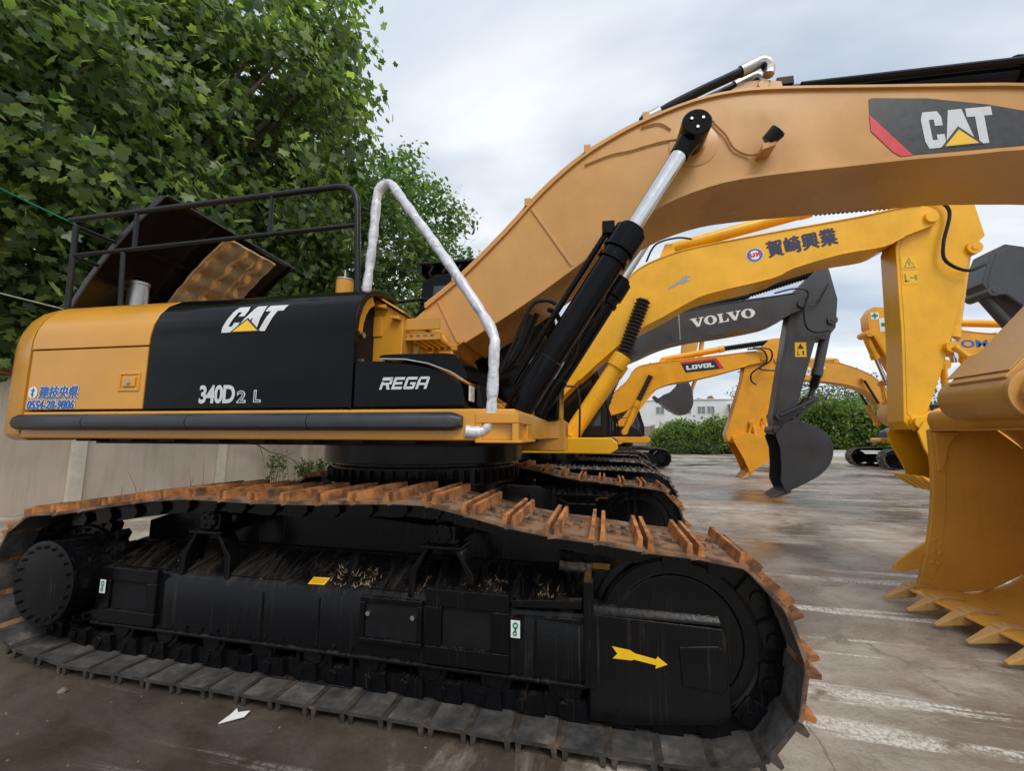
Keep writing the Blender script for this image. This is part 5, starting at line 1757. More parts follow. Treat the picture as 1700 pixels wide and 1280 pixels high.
# ---- charcoal machine
Y3, X3 = 8.25, .45
bt3 = [(.30, 2.25), (.70, 2.75), (1.55, 3.58), (2.33, 4.26), (2.91, 4.66), (3.78, 4.88), (4.84, 5.05), (6.08, 5.17), (6.58, 5.21), (6.82, 5.06)]
bb3 = [(.60, 1.98), (1.20, 2.60), (1.80, 3.20), (2.31, 3.58), (2.67, 3.74), (3.28, 4.00), (4.05, 4.18), (4.80, 4.26), (5.89, 4.44), (6.40, 4.67), (6.78, 4.80)]
st3 = [(6.60, 5.30), (7.15, 5.84), (7.38, 5.98), (7.47, 5.86), (7.60, 5.05), (7.50, 4.31), (7.26, 4.0), (7.05, 4.08), (6.40, 2.06), (6.10, 1.62), (5.94, 1.60), (5.90, 2.0), (6.42, 4.50)]
sh3 = [(5.96, 1.70), (6.14, 1.88), (6.40, 1.92), (6.82, 1.77), (7.04, 1.56), (7.12, 1.28), (7.04, .92), (6.80, .62), (6.42, .38), (6.02, .17)]
op3 = [(5.92, .45), (5.96, .85), (5.96, 1.25), (5.88, 1.55)]
ex3, boom3, stick3 = other_excavator('charcoal grey excavator with white serif lettering on its boom and a closed grey bucket', X3, Y3, 1, 'volvo', bt3, bb3, st3, sh3, op3, bw=.36, sw=.20, kw=.38,
    arm=[(3.30, 4.93), (5.57, 5.40), (7.40, 5.92)], bcyl=[(1.1, 1.6), (1.85, 2.75), (2.45, 4.0)], kcyl=[(7.42, 4.5), (7.06, 3.1), (6.84, 2.46)], half=2.05, gauge=1.42, ksleeve=True, linkpin=(6.04, 2.06), linkr=.042,
    hoses=[(.022, [(6.1, 7.9, 5.26), (6.6, 7.86, 5.34), (6.85, 7.84, 5.2), (6.72, 7.84, 4.75), (6.75, 7.84, 4.3), (7.0, 7.94, 4.18), (7.32, 7.97, 4.22)]), (.014, [(6.9, 7.96, 4.9), (7.1, 7.96, 4.95), (7.38, 7.96, 5.45)])])
f3 = lambda q0, q1, h, y: onplane((q0[0] - X3, q0[1]), (q1[0] - X3, q1[1]), h, y - Y3)
vol = merge(place2(S_V, 0, 0, .22, 1), place2(S_O, .215, 0, .20, 1), place2(S_L, .43, 0, .165, 1), place2(S_V, .575, 0, .22, 1), place2(S_O, .79, 0, .21, 1))
decal('lettering', vol, 'white', boom3, f3((4.03, 4.44), (5.62, 4.655), .245, 7.8855))
mb = MB(); mb.prism([(3.72 - X3, 4.12), (3.745 - X3, 4.12), (3.735 - X3, 4.87), (3.71 - X3, 4.87)], -.368, -.355); mb.build('weld_seam', 'steel', boom3)
decal('warning_label', polys([[(0, 0), (1, 0), (1, 1), (0, 1)]]), 'decal_yellow', stick3, f3((6.52, 3.58), (6.78, 3.57), .38, 8.25 - .2125))
g = polys([[(.2, .55), (.8, .55), (.5, .92)], [(.2, .12), (.28, .12), (.28, .42), (.2, .42)], [(.2, .12), (.45, .12), (.45, .17), (.2, .17)], [(.65, .12), (.8, .12), (.8, .42), (.65, .42)]])
decal('label_mark', g, 'decal_black', stick3, f3((6.52, 3.58), (6.78, 3.57), .38, 8.25 - .2145))

# ---- orange-yellow machine
Y4, X4 = 13.55, .8
bt4 = [(.7, 2.15), (1.2, 2.6), (1.9, 3.1), (2.57, 3.66), (2.94, 4.19), (3.52, 4.37), (4.64, 4.49), (6.16, 4.62), (7.32, 4.73), (7.70, 4.60)]
bb4 = [(1.0, 1.90), (1.6, 2.25), (2.2, 2.45), (2.66, 2.62), (3.12, 2.95), (3.48, 3.28), (4.16, 3.58), (5.04, 3.72), (6.13, 3.97), (6.98, 4.20), (7.62, 4.32)]
st4 = [(7.50, 4.85), (7.90, 5.22), (8.22, 5.24), (8.30, 4.72), (7.96, 3.86), (7.47, 2.53), (6.85, 1.50), (6.50, 1.28), (6.18, 1.40), (6.14, 1.62), (6.83, 3.67), (6.92, 4.15), (7.2, 4.5)]
sh4 = [(6.42, 1.46), (6.72, 1.66), (7.15, 1.58), (7.62, 1.42), (7.88, 1.10), (7.76, .80), (7.30, .55), (7.0, .36), (6.80, .20)]
op4 = [(6.76, .36), (6.62, .75), (6.42, 1.15), (6.32, 1.38)]
ex4, boom4, stick4 = other_excavator('orange yellow excavator with a black and red name plate on its boom', X4, Y4, 1, 'orange', bt4, bb4, st4, sh4, op4, bw=.36, sw=.25, kw=.50,
    arm=[(4.0, 4.58), (6.3, 4.95), (8.0, 5.14)], bcyl=[(2.45, 1.7), (2.99, 2.91), (3.52, 3.95)], kcyl=[(8.05, 4.4), (7.35, 2.75), (7.02, 2.05)], half=2.0,
    hoses=[(.03, [(7.0, 13.1, 4.8), (7.5, 13.05, 4.75), (7.6, 13.05, 4.3), (7.1, 13.05, 3.9), (7.05, 13.05, 3.6), (7.2, 13.05, 3.45)]), (.03, [(7.2, 13.1, 4.85), (7.75, 13.05, 4.75), (7.75, 13.05, 4.35), (7.35, 13.05, 4.05), (7.9, 13.05, 3.95)])])
f4 = lambda q0, q1, h, y: onplane((q0[0] - X4, q0[1]), (q1[0] - X4, q1[1]), h, y - Y4)
decal('name_plate_stripe', polys([[(-.06, 1.22), (.96, 1.22), (1.12, -.02), (1.0, 0), (.90, 1.02), (-.03, 1.02)]]), 'decal_red', boom4, f4((4.72, 3.98), (6.02, 4.10), .36, 13.1865))
decal('name_plate', polys([[(.06, 0), (1, 0), (.90, 1), (-.03, 1)]]), 'decal_black', boom4, f4((4.72, 3.98), (6.02, 4.10), .36, 13.1845))
lov = merge(place2(L_L, 0, 0, .19, 1), place2(L_O, .205, 0, .20, 1), place2(L_V, .405, 0, .21, 1), place2(L_O, .615, 0, .20, 1), place2(L_L, .83, 0, .17, 1))
decal('lettering', lov, 'white', boom4, f4((4.84, 4.09), (5.84, 4.19), .17, 13.1825))

# ---- second orange machine, only its bucket peeps out
bt5 = [(2.2, 2.1), (3.0, 3.0), (3.6, 4.1), (4.3, 4.95), (5.6, 5.25), (7.6, 5.45), (9.1, 5.58), (9.6, 5.45)]
bb5 = [(2.5, 1.85), (3.3, 2.7), (4.1, 3.7), (5.0, 4.45), (6.2, 4.65), (7.6, 4.95), (9.0, 5.2), (9.55, 5.22)]
st5 = [(9.3, 5.7), (9.8, 5.9), (10.2, 5.5), (9.85, 3.6), (9.2, 2.2), (8.9, 1.75), (8.62, 1.75), (8.65, 2.1), (8.95, 3.6)]
sh5 = [(8.78, 1.84), (9.0, 1.98), (9.40, 1.78), (9.85, 1.45), (10.0, 1.0), (9.75, .55), (9.40, .42)]
op5 = [(9.15, .7), (8.95, 1.2), (8.72, 1.65)]
other_excavator('farther orange excavator mostly hidden behind the charcoal stick, its bucket toothed and pale', 2.3, 18.9, 1, 'orange', bt5, bb5, st5, sh5, op5, joined=True, kcyl=[(9.85, 4.2), (9.4, 2.9), (9.25, 2.4)])

# ---- far machine with a dark bucket hanging in the air
bt6 = [(-3.4, 2.3), (-2.9, 2.8), (-1.6, 4.0), (0, 5.2), (1.2, 6.0), (2.4, 6.6), (4.0, 6.85), (5.6, 7.0), (6.2, 6.95)]
bb6 = [(-3.1, 2.0), (-2.2, 2.7), (-.8, 3.9), (.6, 4.9), (1.8, 5.7), (2.9, 6.05), (4.2, 6.30), (5.5, 6.5), (6.1, 6.6)]
st6 = [(5.9, 7.05), (6.3, 7.3), (6.7, 7.0), (6.55, 6.5), (6.05, 4.5), (5.80, 4.15), (5.52, 4.15), (5.50, 4.5), (5.75, 6.4)]
sh6 = [(5.62, 4.36), (5.86, 4.30), (6.04, 3.75), (6.02, 3.05), (5.62, 2.62), (4.95, 2.90), (4.40, 3.40)]
op6 = [(4.60, 3.62), (5.05, 3.80), (5.40, 4.15), (5.52, 4.34)]
other_excavator('distant yellow excavator whose dark grey bucket hangs open in the air before the white building', -3.6, 19.0, 1, 'warm', bt6, bb6, st6, sh6, op6, kmat='volvo', joined=True, kw=.55, sw=.2, bw=.3,
    kcyl=[(6.75, 6.55), (6.55, 5.4), (6.36, 4.55)])

# ---- far machine across the yard, facing left, both tracks in view
bt7 = [(15.95, 2.35), (15.80, 3.0), (15.62, 3.5), (15.30, 4.16), (14.74, 4.74), (13.71, 5.24), (12.90, 5.40), (12.30, 5.45), (11.2, 5.35), (10.2, 5.22)]
bb7 = [(15.70, 2.20), (15.55, 2.75), (15.30, 3.10), (14.66, 3.82), (14.1, 4.10), (13.63, 4.25), (12.83, 4.40), (11.96, 4.50), (11.0, 4.72), (10.16, 4.9)]
st7 = [(10.5, 5.4), (10.0, 5.8), (9.7, 5.7), (9.6, 5.2), (9.7, 4.4), (9.95, 2.3), (10.1, 2.0), (10.3, 2.05), (10.45, 3.8), (10.6, 4.8)]
ex7, boom7, stick7 = other_excavator('distant warm yellow excavator facing left with its two tracks end on before the round hedge', 17.0, 20.7, -1, 'warm', bt7, bb7, st7, [(10.15, 2.15), (9.9, 2.2), (9.55, 1.8), (9.5, 1.2), (9.9, .8), (10.3, .8)], [(10.3, 1.3), (10.28, 1.9)],
    bcyl=[(15.35, 2.2), (15.0, 3.2), (14.45, 4.45)], arm=[(13.5, 5.52), (11.9, 5.60), (10.0, 5.55)], rodsleeve=False, half=2.2, gauge=1.35, kmat='warm', rodmat='satin')
decal('lettering', cat_letters(0), 'white', boom7, lambda u, v: (11.95 - 17.0 + .9 * u, -.3335, 4.72 + .42 * v))

# ---- yellow machine facing left, green crosses on its arm
bt8 = [(17.6, 2.3), (17.2, 2.8), (16.6, 3.6), (15.6, 4.5), (14.51, 4.70), (13.91, 4.78), (13.25, 4.88), (12.34, 5.10), (11.5, 5.36), (10.98, 5.42)]
bb8 = [(17.3, 2.0), (16.7, 2.5), (16.0, 3.2), (15.2, 3.8), (14.5, 4.02), (13.83, 4.08), (13.17, 4.15), (12.3, 4.45), (11.6, 4.85), (11.0, 5.12)]
st8 = [(11.55, 5.55), (11.10, 5.86), (10.66, 5.92), (10.46, 5.62), (10.46, 5.20), (10.75, 4.50), (11.22, 3.30), (11.36, 2.85), (11.55, 2.80), (11.66, 3.05), (11.62, 4.0), (11.65, 4.9)]
sh8 = [(11.50, 2.92), (11.25, 2.92), (10.98, 2.70), (10.82, 2.36), (10.90, 2.05), (11.22, 1.86), (11.6, 1.80)]
op8 = [(11.72, 2.2), (11.72, 2.7)]
ex8, boom8, stick8 = other_excavator('yellow excavator facing left with a green cross sticker on its folded arm', 18.2, 12.35, -1, 'orange', bt8, bb8, st8, sh8, op8, kmat='boom', bw=.30, sw=.22, kw=.50, joined=True,
    kcyl=[(10.46, 5.0), (10.70, 4.15), (10.92, 3.35)], arm=[(14.9, 5.12), (13.0, 5.28), (11.2, 5.70)])
decal('lettering', glyphs('KOMATSU', 0, .03), 'decal_blue', boom8, lambda u, v: (12.62 - 18.2 + 2.1 * u, -.3035, 4.40 - .08 * u + .26 * v))
for (cx_, cz_) in ((11.0, 5.28), (10.66, 5.60)):
    s = .46 if cx_ == 11.0 else .24
    yy = -.2325
    st_ = decal('cross_sticker', polys([[(0, 0), (1, 0), (1, 1), (0, 1)]]), 'white', stick8, lambda u, v: (cx_ - 18.2 - s / 2 + s * u, yy, cz_ - s / 2 + s * v))
    decal('green_cross', polys([[(.36, .1), (.64, .1), (.64, .36), (.9, .36), (.9, .64), (.64, .64), (.64, .9), (.36, .9), (.36, .64), (.1, .64), (.1, .36), (.36, .36)]]), 'decal_green', st_, lambda u, v: (cx_ - 18.2 - s / 2 + s * u, yy - .002, cz_ - s / 2 + s * v))

# ---- dark grey machine at the right edge
bt9 = [(16.2, 2.2), (15.6, 3.2), (14.6, 4.4), (13.5, 5.15), (12.4, 5.50), (11.4, 5.55), (10.75, 5.50)]
bb9 = [(15.9, 1.9), (15.0, 2.9), (14.2, 3.8), (13.3, 4.35), (12.4, 4.62), (11.5, 4.80), (10.8, 4.95)]
st9 = [(10.95, 5.62), (10.40, 5.78), (10.17, 5.66), (10.02, 5.32), (9.90, 4.92), (10.0, 4.66), (10.28, 4.64), (10.52, 4.38), (11.2, 3.2), (11.45, 2.8), (11.7, 2.95), (11.5, 3.9), (11.25, 4.9)]
sh9 = [(11.58, 2.9), (11.3, 2.85), (11.0, 2.4), (10.95, 1.9), (11.3, 1.5), (11.8, 1.45)]
op9 = [(11.8, 2.0), (11.75, 2.6)]
other_excavator('dark grey excavator at the right edge, its arm above the ochre stick', 16.4, 7.3, -1, 'volvo', bt9, bb9, st9, sh9, op9, bw=.30, sw=.26, kw=.6, joined=True,
    kcyl=[(10.05, 4.72), (10.75, 3.5), (11.0, 3.0)])

# ================================================================== vegetation
LEAF5 = []
for a, rr in ((0, 1.0), (20, .66), (48, .95), (76, .58), (104, .78), (140, .46), (180, .20), (220, .46), (256, .78), (284, .58), (312, .95), (340, .66)):
    LEAF5.append((rr * math.sin(R(a)), rr * math.cos(R(a)), 0.0))
LEAF5 = np.array([(0, .05, .10)] + LEAF5)
LEAF5_F = np.array([(0, 1 + k, 1 + (k + 1) % 12) for k in range(12)])
LEAF3 = np.array([(0, -.9, 0), (.55, .0, -.10), (0, 1.0, 0), (-.55, .0, -.10), (0, 0.05, .06)])
LEAF3_F = np.array([(4, 0, 1), (4, 1, 2), (4, 2, 3), (4, 3, 0)])

def leaf_mesh(name, P, N, size, mat, shape=5):
    """leaves at points P, facing N, as one mesh"""
    base, tri = (LEAF5, LEAF5_F) if shape == 5 else (LEAF3, LEAF3_F)
    n = len(P)
    N = N / np.linalg.norm(N, axis=1, keepdims=True)
    T = rng.normal(size=(n, 3)); T[:, 2] -= .6
    T -= N * (T * N).sum(1, keepdims=True)
    T /= np.linalg.norm(T, axis=1, keepdims=True)
    Bn = np.cross(N, T)
    s = size * rng.uniform(.55, 1.25, (n, 1, 1))
    V = P[:, None, :] + s * (base[None, :, 0:1] * Bn[:, None, :] + base[None, :, 1:2] * T[:, None, :] + base[None, :, 2:3] * N[:, None, :])
    V = V.reshape(-1, 3)
    F = (tri[None] + (np.arange(n) * len(base))[:, None, None]).reshape(-1, 3)
    me = bpy.data.meshes.new(name)
    me.vertices.add(len(V)); me.vertices.foreach_set("co", V.ravel())
    me.loops.add(F.size); me.loops.foreach_set("vertex_index", F.ravel().astype(np.int32))
    me.polygons.add(len(F))
    me.polygons.foreach_set("loop_start", np.arange(0, F.size, 3, dtype=np.int32))
    me.polygons.foreach_set("loop_total", np.full(len(F), 3, dtype=np.int32))
    me.update(calc_edges=True)
    me.materials.append(M[mat])
    return me

def crown_points(c, r, nclump, per, spread, seed, inner=.5, lump=.20, zmin=None):
    g = np.random.default_rng(seed)
    D = g.normal(size=(nclump, 3)); D /= np.linalg.norm(D, axis=1, keepdims=True)
    ph = g.uniform(0, 6.28, (6,)); fr = g.uniform(1.5, 4.5, (6, 3))
    k = 1 + lump * sum(np.sin(D @ fr[i] + ph[i]) for i in range(6)) / 2.2
    rad = (inner + (1 - inner) * g.uniform(0, 1, nclump) ** .55) * k
    CC = np.array(c) + D * rad[:, None] * np.array(r)
    if zmin is not None:
        CC = CC[CC[:, 2] > zmin]; D = D[:len(CC)]
    P = np.repeat(CC, per, 0) + g.normal(size=(len(CC) * per, 3)) * np.array(spread)
    N = np.repeat((CC - np.array(c)) / np.array(r), per, 0) * .7 + g.normal(size=P.shape) * .62 + np.array((0, 0, .42))
    return CC, P, N

def tree(label, base, c, r, nclump, per, spread, size, mat, seed, trunk_r=.22, shape=5, limbs=16, group=None, lump=.2, inner=.5, zmin=None):
    root = empty('tree', base)
    tag(root, label, 'tree', group)
    CC, P, N = crown_points(c, r, nclump, per, spread, seed, inner, lump, zmin)
    b = np.array(base)
    me = leaf_mesh('crown', P - b, N, size, mat, shape)
    o = bpy.data.objects.new('crown', me); COL.objects.link(o); o.parent = root
    g = random.Random(seed)
    mb = MB()
    top = Vector(c) - Vector(base)
    fork = Vector((top.x * .25, top.y * .25, max(1.2, (c[2] - r[2] * .75))))
    mb.tube(smooth_path([(0, 0, -.1), (top.x * .08 + .1, top.y * .1, fork.z * .5), fork, (top.x * .7, top.y * .7, c[2] * .8), (top.x, top.y, c[2] + r[2] * .5)], 4),
            [trunk_r * (1.15 - .95 * k / 16) for k in range(17)], 12)
    for k in range(limbs):
        e_ = Vector(CC[g.randrange(len(CC))]) - Vector(base)
        st_ = fork.lerp(Vector((top.x, top.y, c[2])), g.uniform(0, .8))
        mid = st_.lerp(e_, .5) + Vector((g.uniform(-.4, .4), g.uniform(-.4, .4), g.uniform(-.1, .5)))
        mb.tube(smooth_path([st_, mid, e_], 4), [trunk_r * (.42 - .38 * q / 8) for q in range(9)], 7)
    mb.build('trunk', 'bark', root)
    return root

GT = 'trees along the wall'
tree('broad plane tree with big lobed leaves filling the upper left corner', (-10.6, 4.2, 0), (-10.7, 5.0, 9.9), (4.9, 4.7, 7.4), 600, 76, (.42, .42, .28), .175, 'leaf', 11, .34, 5, 80, GT, .30, .30, 2.9)
tree('second plane tree at the left edge, its trunk dark behind the handrail', (-11.4, -.4, 0), (-11.4, .3, 7.0), (4.4, 4.2, 5.2), 320, 60, (.40, .40, .28), .16, 'leaf', 12, .30, 5, 18, GT, .2, .45, 2.9)
tree('shaded plane tree between the raised hood and the far green tree', (-12.5, 9.5, 0), (-12.0, 9.0, 6.4), (4.4, 4.2, 5.2), 380, 44, (.5, .5, .4), .17, 'leaf', 13, .26, 5, 16, GT, .2, .4, 2.6)
tree('rounded green tree standing above the cab roof against the sky', (-9.9, 14.6, 0), (-9.9, 13.8, 8.4), (5.7, 5.2, 7.2), 760, 54, (.40, .40, .30), .14, 'leaf2', 14, .28, 5, 18, GT, .16, .5)
tree('small yellow green tree low behind the ochre bulkhead', (-6.2, 12.2, 0), (-6.1, 12.2, 4.3), (1.9, 1.8, 2.3), 160, 34, (.35, .35, .3), .13, 'hedge', 15, .10, 5, 8, GT, .2, .4)

def bush(label, c, r, nclump, per, spread, size, mat, seed, cat='bush', name='bush', group=None):
    root = empty(name, (c[0], c[1], 0))
    tag(root, label, cat, group)
    CC, P, N = crown_points(c, r, nclump, per, spread, seed, .55, .16, .05)
    P = P[P[:, 2] > .02]; N = N[:len(P)]
    me = leaf_mesh('foliage', P - np.array((c[0], c[1], 0)), N, size, mat, 3)
    o = bpy.data.objects.new('foliage', me); COL.objects.link(o); o.parent = root
    g = random.Random(seed); mb = MB()
    for k in range(14):
        e_ = CC[g.randrange(len(CC))] - np.array((c[0], c[1], 0))
        mb.tube([(e_[0] * .3, e_[1] * .3, 0), (e_[0] * .55, e_[1] * .55, e_[2] * .6), tuple(e_)], [.06, .04, .015], 6)
    mb.build('stems', 'bark', root)
    return root
GH = 'hedge along the far side of the yard'
bush('sprawling green bush in front of the blockwork left of the orange bucket', (8.6, 37.2, 1.0), (2.6, 1.5, 1.9), 420, 26, (.28, .28, .22), .15, 'hedge', 21, group=GH)
bush('green bush spilling over the yard edge beside the orange bucket', (12.3, 37.6, 1.2), (2.9, 1.6, 1.9), 460, 26, (.28, .28, .22), .15, 'hedge', 22, group=GH)
bush('low weedy bush at the foot of the hedge', (8.9, 35.6, .3), (2.4, .8, .8), 200, 24, (.22, .22, .15), .12, 'weed', 23, group=GH)
bush('big round clipped hedge between the charcoal bucket and the far tracks', (22.0, 38.5, 2.1), (4.3, 2.6, 2.9), 800, 28, (.32, .32, .22), .17, 'hedge', 24, group=GH)
bush('dark green bush behind the orange stick', (16.6, 38.6, 1.6), (2.6, 1.8, 2.4), 380, 26, (.3, .3, .25), .16, 'leaf2', 25, group=GH)
bush('green bush farther right behind the tracked machine', (29.0, 40.0, 2.0), (4.6, 2.4, 2.6), 520, 26, (.35, .35, .25), .18, 'hedge', 26, group=GH)
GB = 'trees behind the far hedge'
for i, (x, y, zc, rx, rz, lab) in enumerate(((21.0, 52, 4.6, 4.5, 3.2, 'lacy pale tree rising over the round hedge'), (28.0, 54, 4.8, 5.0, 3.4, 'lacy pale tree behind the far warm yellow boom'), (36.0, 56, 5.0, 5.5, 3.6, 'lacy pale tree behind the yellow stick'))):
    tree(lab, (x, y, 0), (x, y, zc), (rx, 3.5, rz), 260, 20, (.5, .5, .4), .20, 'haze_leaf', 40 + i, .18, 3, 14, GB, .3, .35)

# ================================================================== walls and buildings
wall = empty('boundary_wall', (-9.3, 5, 0))
tag(wall, 'stained beige rendered wall with red tile coping behind the tracks', 'wall')
mb = MB(); mb.box(-.13, .13, -9, 22, 0, 2.62); mb.build('wall_panel', 'wall', wall)
for k in range(9):
    yy = -8.97 + k * 3.4
    mb = MB(); mb.box(.131, .21, yy - .13, yy + .13, 0, 2.62); mb.build('pilaster', 'limewash', wall, .01)
tl = MB()
tl.prism([(-.26, 2.64), (0, 2.86), (.26, 2.64), (.24, 2.62), (-.24, 2.62)], -.14, .14)
tl_me = tl.mesh('coping_tile', 'tile')
for k in range(100):
    o = bpy.data.objects.new('coping_tile', tl_me); COL.objects.link(o); o.parent = wall
    o.location = (0, -8.8 + k * .30, .004 * (k % 2)); o.rotation_euler.x = random.uniform(-.02, .03)

bld = empty('white_building', (10, 46, .45))
tag(bld, 'long flat white two storey building with grey windows beyond the hedge', 'building')
mb = MB(); mb.box(-3.2, 9.5, 0, 8, -.45, 5.15); mb.build('wall', 'whitewall', bld, .03)
mb = MB(); mb.box(-6.2, -3.201, -.8, 8, -.45, 5.05); mb.build('side_wing', 'whitewall', bld, .03)
mb = MB(); mb.box(-3.3, 9.6, -.10, 8.1, 5.151, 5.27); mb.box(-6.3, -3.21, -.9, 8.1, 5.051, 5.15); mb.build('parapet', 'whitewall', bld, .02)
for wx, ww in ((-2.55, .85), (-.75, .85), (.40, .75), (1.85, .8), (2.85, .75), (-5.4, .8)):
    f_ = -.8 if wx < -3.2 else 0
    mb = MB(); z0, z1 = 3.62, 4.42
    mb.box(wx - .05, wx + ww + .05, f_ - .04, f_ + .02, z0 - .05, z0); mb.box(wx - .05, wx + ww + .05, f_ - .04, f_ + .02, z1, z1 + .05)
    mb.box(wx - .05, wx, f_ - .04, f_ + .02, z0, z1); mb.box(wx + ww, wx + ww + .05, f_ - .04, f_ + .02, z0, z1); mb.box(wx + ww / 2 - .02, wx + ww / 2 + .02, f_ - .03, f_ + .02, z0, z1)
    w_ = mb.build('window', 'whitewall', bld)
    mb = MB(); mb.box(wx, wx + ww, f_ - .012, f_ + .02, z0, z1); mb.build('pane', 'greywall', w_)
# open balcony at the right end
mb = MB(); mb.box(5.0, 7.3, -.9, -.01, 2.95, 3.07); mb.box(5.0, 5.08, -.9, -.8, -.45, 4.6); mb.box(6.1, 6.18, -.9, -.8, -.45, 4.6); mb.box(7.22, 7.3, -.9, -.8, -.45, 4.6); mb.box(5.0, 7.3, -.9, -.85, 3.75, 3.82); mb.box(5.0, 7.3, -.9, -.01, 4.6, 4.7)
ba = mb.build('balcony', 'whitewall', bld, .01)
mb = MB(); mb.box(5.05, 5.9, -.03, .0, 3.7, 4.45); mb.box(6.4, 7.1, -.03, .0, 3.4, 4.45); mb.box(6.4, 7.1, -.03, .0, 1.6, 2.8); mb.build('doorway', 'greywall', ba)
mb = MB(); mb.prism([(2.0, 5.28), (2.5, 5.62), (3.6, 5.36), (3.6, 5.28)], 2.5, 5); mb.build('roof_shed', 'roofgrey', bld)
mb = MB(); mb.prism([(3.2, 5.275), (3.55, 5.75), (3.75, 5.75), (4.1, 5.275)], 1.4, 2.4); mb.build('red_tarpaulin', 'tile', bld)
mb = MB(); mb.prism([(-6.3, 5.151), (-5.8, 5.5), (-3.4, 5.18), (-3.4, 5.151)], 0, 6); mb.build('wing_roof', 'roofgrey', bld)
mb = MB(); mb.cyl((6.3, .5, 5.2), (6.3, .5, 6.3), .03, seg=8); mb.build('antenna', 'steel', bld)

bw_ = empty('blockwork_wall', (6.3, 40, 0))
tag(bw_, 'weathered blockwork wall end below the white building', 'wall')
mb = MB(); mb.box(-2.5, .1, -.15, .15, 0, 2.55); mb.box(.1, 1.4, -.15, .15, 0, 2.35); mb.build('wall_panel', 'block', bw_)
mb = MB(); mb.box(-.05, .25, -.22, .22, 0, 2.66); mb.build('pier', 'block', bw_)
pk = empty('paling_fence', (10.2, 41.5, 0))
tag(pk, 'row of pale weathered palings along the top of the hedge', 'fence')
pm = MB(); pm.box(-.09, .09, -.02, .02, 0, 3.1); pme = pm.mesh('paling', 'wall')
for k in range(22):
    o = bpy.data.objects.new('paling', pme); COL.objects.link(o); o.parent = pk
    o.location = (-3.0 + k * .25 + random.uniform(-.04, .04), 0, random.uniform(-.25, .05)); o.rotation_euler.y = random.uniform(-.04, .04)
mb = MB(); mb.box(-3.2, 2.6, .021, .06, 2.2, 2.3); mb.build('rail', 'wall', pk)
lw = empty('low_white_wall', (24, 34.0, 0))
tag(lw, 'low white wall strip at the foot of the round hedge', 'wall')
mb = MB(); mb.box(-6.5, 10, -.15, .15, 0, .42); mb.build('wall_panel', 'whitewall', lw, .02)
mb = MB(); mb.box(-6.55, 10.05, -.19, .19, .421, .50); mb.build('coping', 'whitewall', lw, .01)

# overhead wires at the left
for i, (z0, z1, lab, mt) in enumerate(((6.25, 4.0, 'upper thin green cable slanting behind the handrail', 'decal_green'), (4.15, 3.4, 'lower thin grey cable running in from the left edge', 'steel'))):
    mb = MB(); pts = []
    for k in range(13):
        t = k / 12
        pts.append((-8.6 + 3.6 * t, -2.5 + 9.5 * t, z0 + (z1 - z0) * t - .25 * math.sin(math.pi * t)))
    mb.tube(pts, .012, 6)
    tag(mb.build('overhead_cable', mt), lab, 'cable')

# ================================================================== weeds, scraps
def weed(label, x, y, h, n, seed, dry=False):
    root = empty('weed', (x, y, 0)); tag(root, label, 'weed', 'weeds along the wall')
    g = random.Random(seed); mb = MB(); P = []
    for k in range(n):
        a = g.uniform(0, 6.28); l = h * g.uniform(.5, 1.0); lean = g.uniform(.05, .35)
        tip = (math.cos(a) * lean * l, math.sin(a) * lean * l, l)
        bx, by = g.uniform(-.25, .25), g.uniform(-.25, .25)
        mb.tube([(bx, by, 0), (bx + tip[0] * .4, by + tip[1] * .4, l * .6), (bx + tip[0], by + tip[1], l)], [.008, .006, .002], 5)
        if not dry:
            for q in range(9):
                t = g.uniform(.25, 1)
                P.append((bx + tip[0] * t + g.uniform(-.07, .07), by + tip[1] * t + g.uniform(-.07, .07), l * t))
    mb.build('stalks', 'dry', root)
    if P:
        P = np.array(P)
        me = leaf_mesh('leaves', P, rng.normal(size=P.shape) + np.array((0, 0, .6)), .07, 'weed', 3)
        o = bpy.data.objects.new('leaves', me); COL.objects.link(o); o.parent = root
weed('tall leafy weed against the wall left of the swing bearing', -8.2, 7.4, 1.15, 14, 1)
weed('bushy weed clump at the wall foot', -8.3, 8.7, .75, 30, 2)
weed('grey green weed tuft beside the swing bearing', -8.2, 9.5, .8, 28, 3)
weed('dark leafy weed close to the swing bearing', -7.4, 10.6, 1.0, 10, 6)
weed('bare dry stalks standing before the wall', -7.6, 4.4, 1.1, 3, 4, True)
weed('bare dry stalks farther left along the wall', -7.4, 2.6, .95, 3, 5, True)

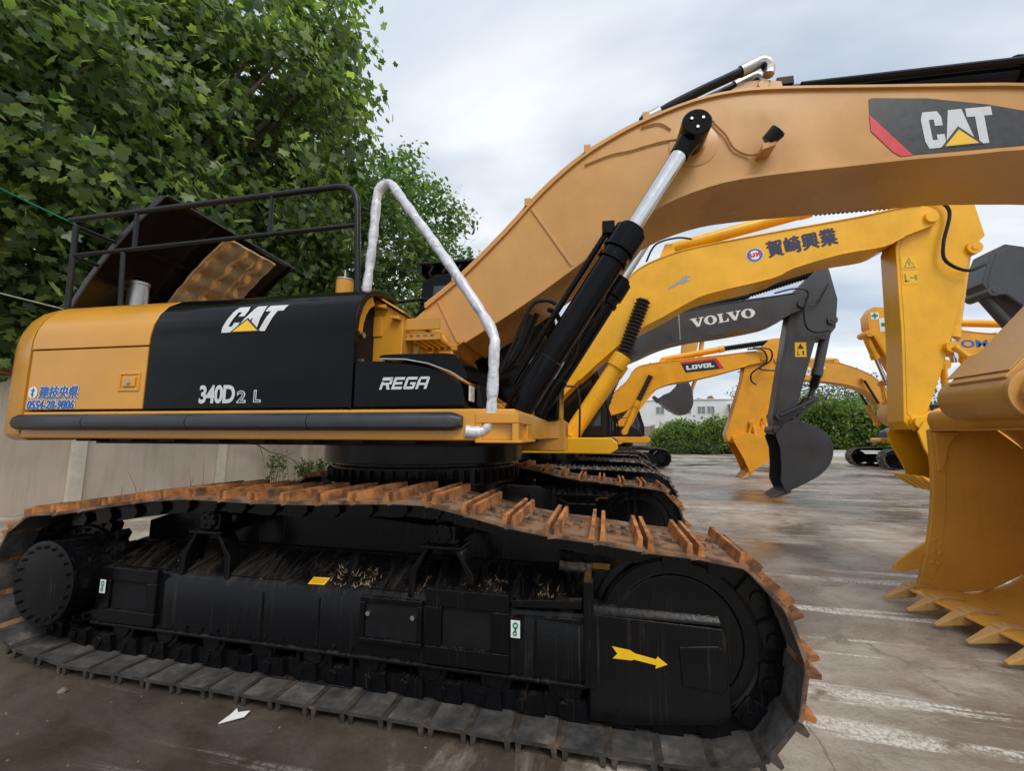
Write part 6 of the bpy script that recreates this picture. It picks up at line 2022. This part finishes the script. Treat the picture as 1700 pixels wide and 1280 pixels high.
mb = MB()
mb.tube(smooth_path([(0, 0, 1.42), (.05, .45, 1.36), (.02, .95, 1.18), (.06, 1.35, .98), (.03, 1.9, .86), (.08, 2.5, .62), (.05, 2.9, .50)], 5), [.028 - .0007 * k for k in range(31)], 6)
mb.tube([(.02, .95, 1.18), (.10, 1.0, .9), (.12, 1.06, .72)], [.014, .010, .004], 5)
mb.tube([(.05, 2.0, .82), (.12, 2.2, .9), (.15, 2.45, .92)], [.014, .010, .004], 5)
mb.tube([(.07, 2.4, .64), (.13, 2.6, .45), (.15, 2.75, .35)], [.012, .009, .003], 5)
o = mb.build('dry_branch', 'dry'); o.location = (-8.95, 6.4, 0)
tag(o, 'crooked dry branch leaning along the wall above the weeds', 'branch')
def scrap(label, x, y, z, s, rz, mat='paper', pts=None):
    mb = MB()
    pts = pts or [(-.9, -.5), (.7, -.35), (.9, .15), (.1, .25), (-.1, .7), (-.35, .2)]
    mb.prism([(a * s, b * s) for a, b in pts], 0, .004, 'z')
    o = mb.build('paper_scrap' if mat == 'paper' else 'rubble_crumb', mat)
    o.location = (x, y, z); o.rotation_euler = (random.uniform(-.12, .12), random.uniform(-.12, .12), rz)
    tag(o, label, 'paper' if mat == 'paper' else 'rubble')
scrap('torn white paper on the ground at the edge of the rusty track', -.30, -1.76, .012, .075, .5)
mb = MB(); mb.lathe((0, 0, 0), (0, 0, .05), [(0, .01), (0, .022), (.01, .026), (.024, .012), (.028, .002)], 7)
o = mb.build('rubble_crumb', 'debris'); o.location = (-1.49, -1.80, 0); tag(o, 'small reddish crumb of rubble beside the rear track shoes', 'rubble')
g = random.Random(9)
mb = MB()
for k in range(260):
    x, y = g.uniform(-3, 6), g.choice((g.uniform(-3.4, -1.7), g.uniform(-2.6, -1.7), g.uniform(-1, 8)))
    s = g.uniform(.002, .006)
    if abs(y) < 2.0 and x < 2.7 and y > -1.7:
        continue
    mb.add([(x - s, y - s, 0), (x + s, y - s * .6, 0), (x + s * .7, y + s, 0), (x - s * .6, y + s * .8, 0), (x, y, s * 1.2)], [(0, 1, 4), (1, 2, 4), (2, 3, 4), (3, 0, 4)])
o = mb.build('gravel', 'debris'); o["kind"] = "stuff"; o["label"] = 'fine loose grit scattered over the wet concrete'
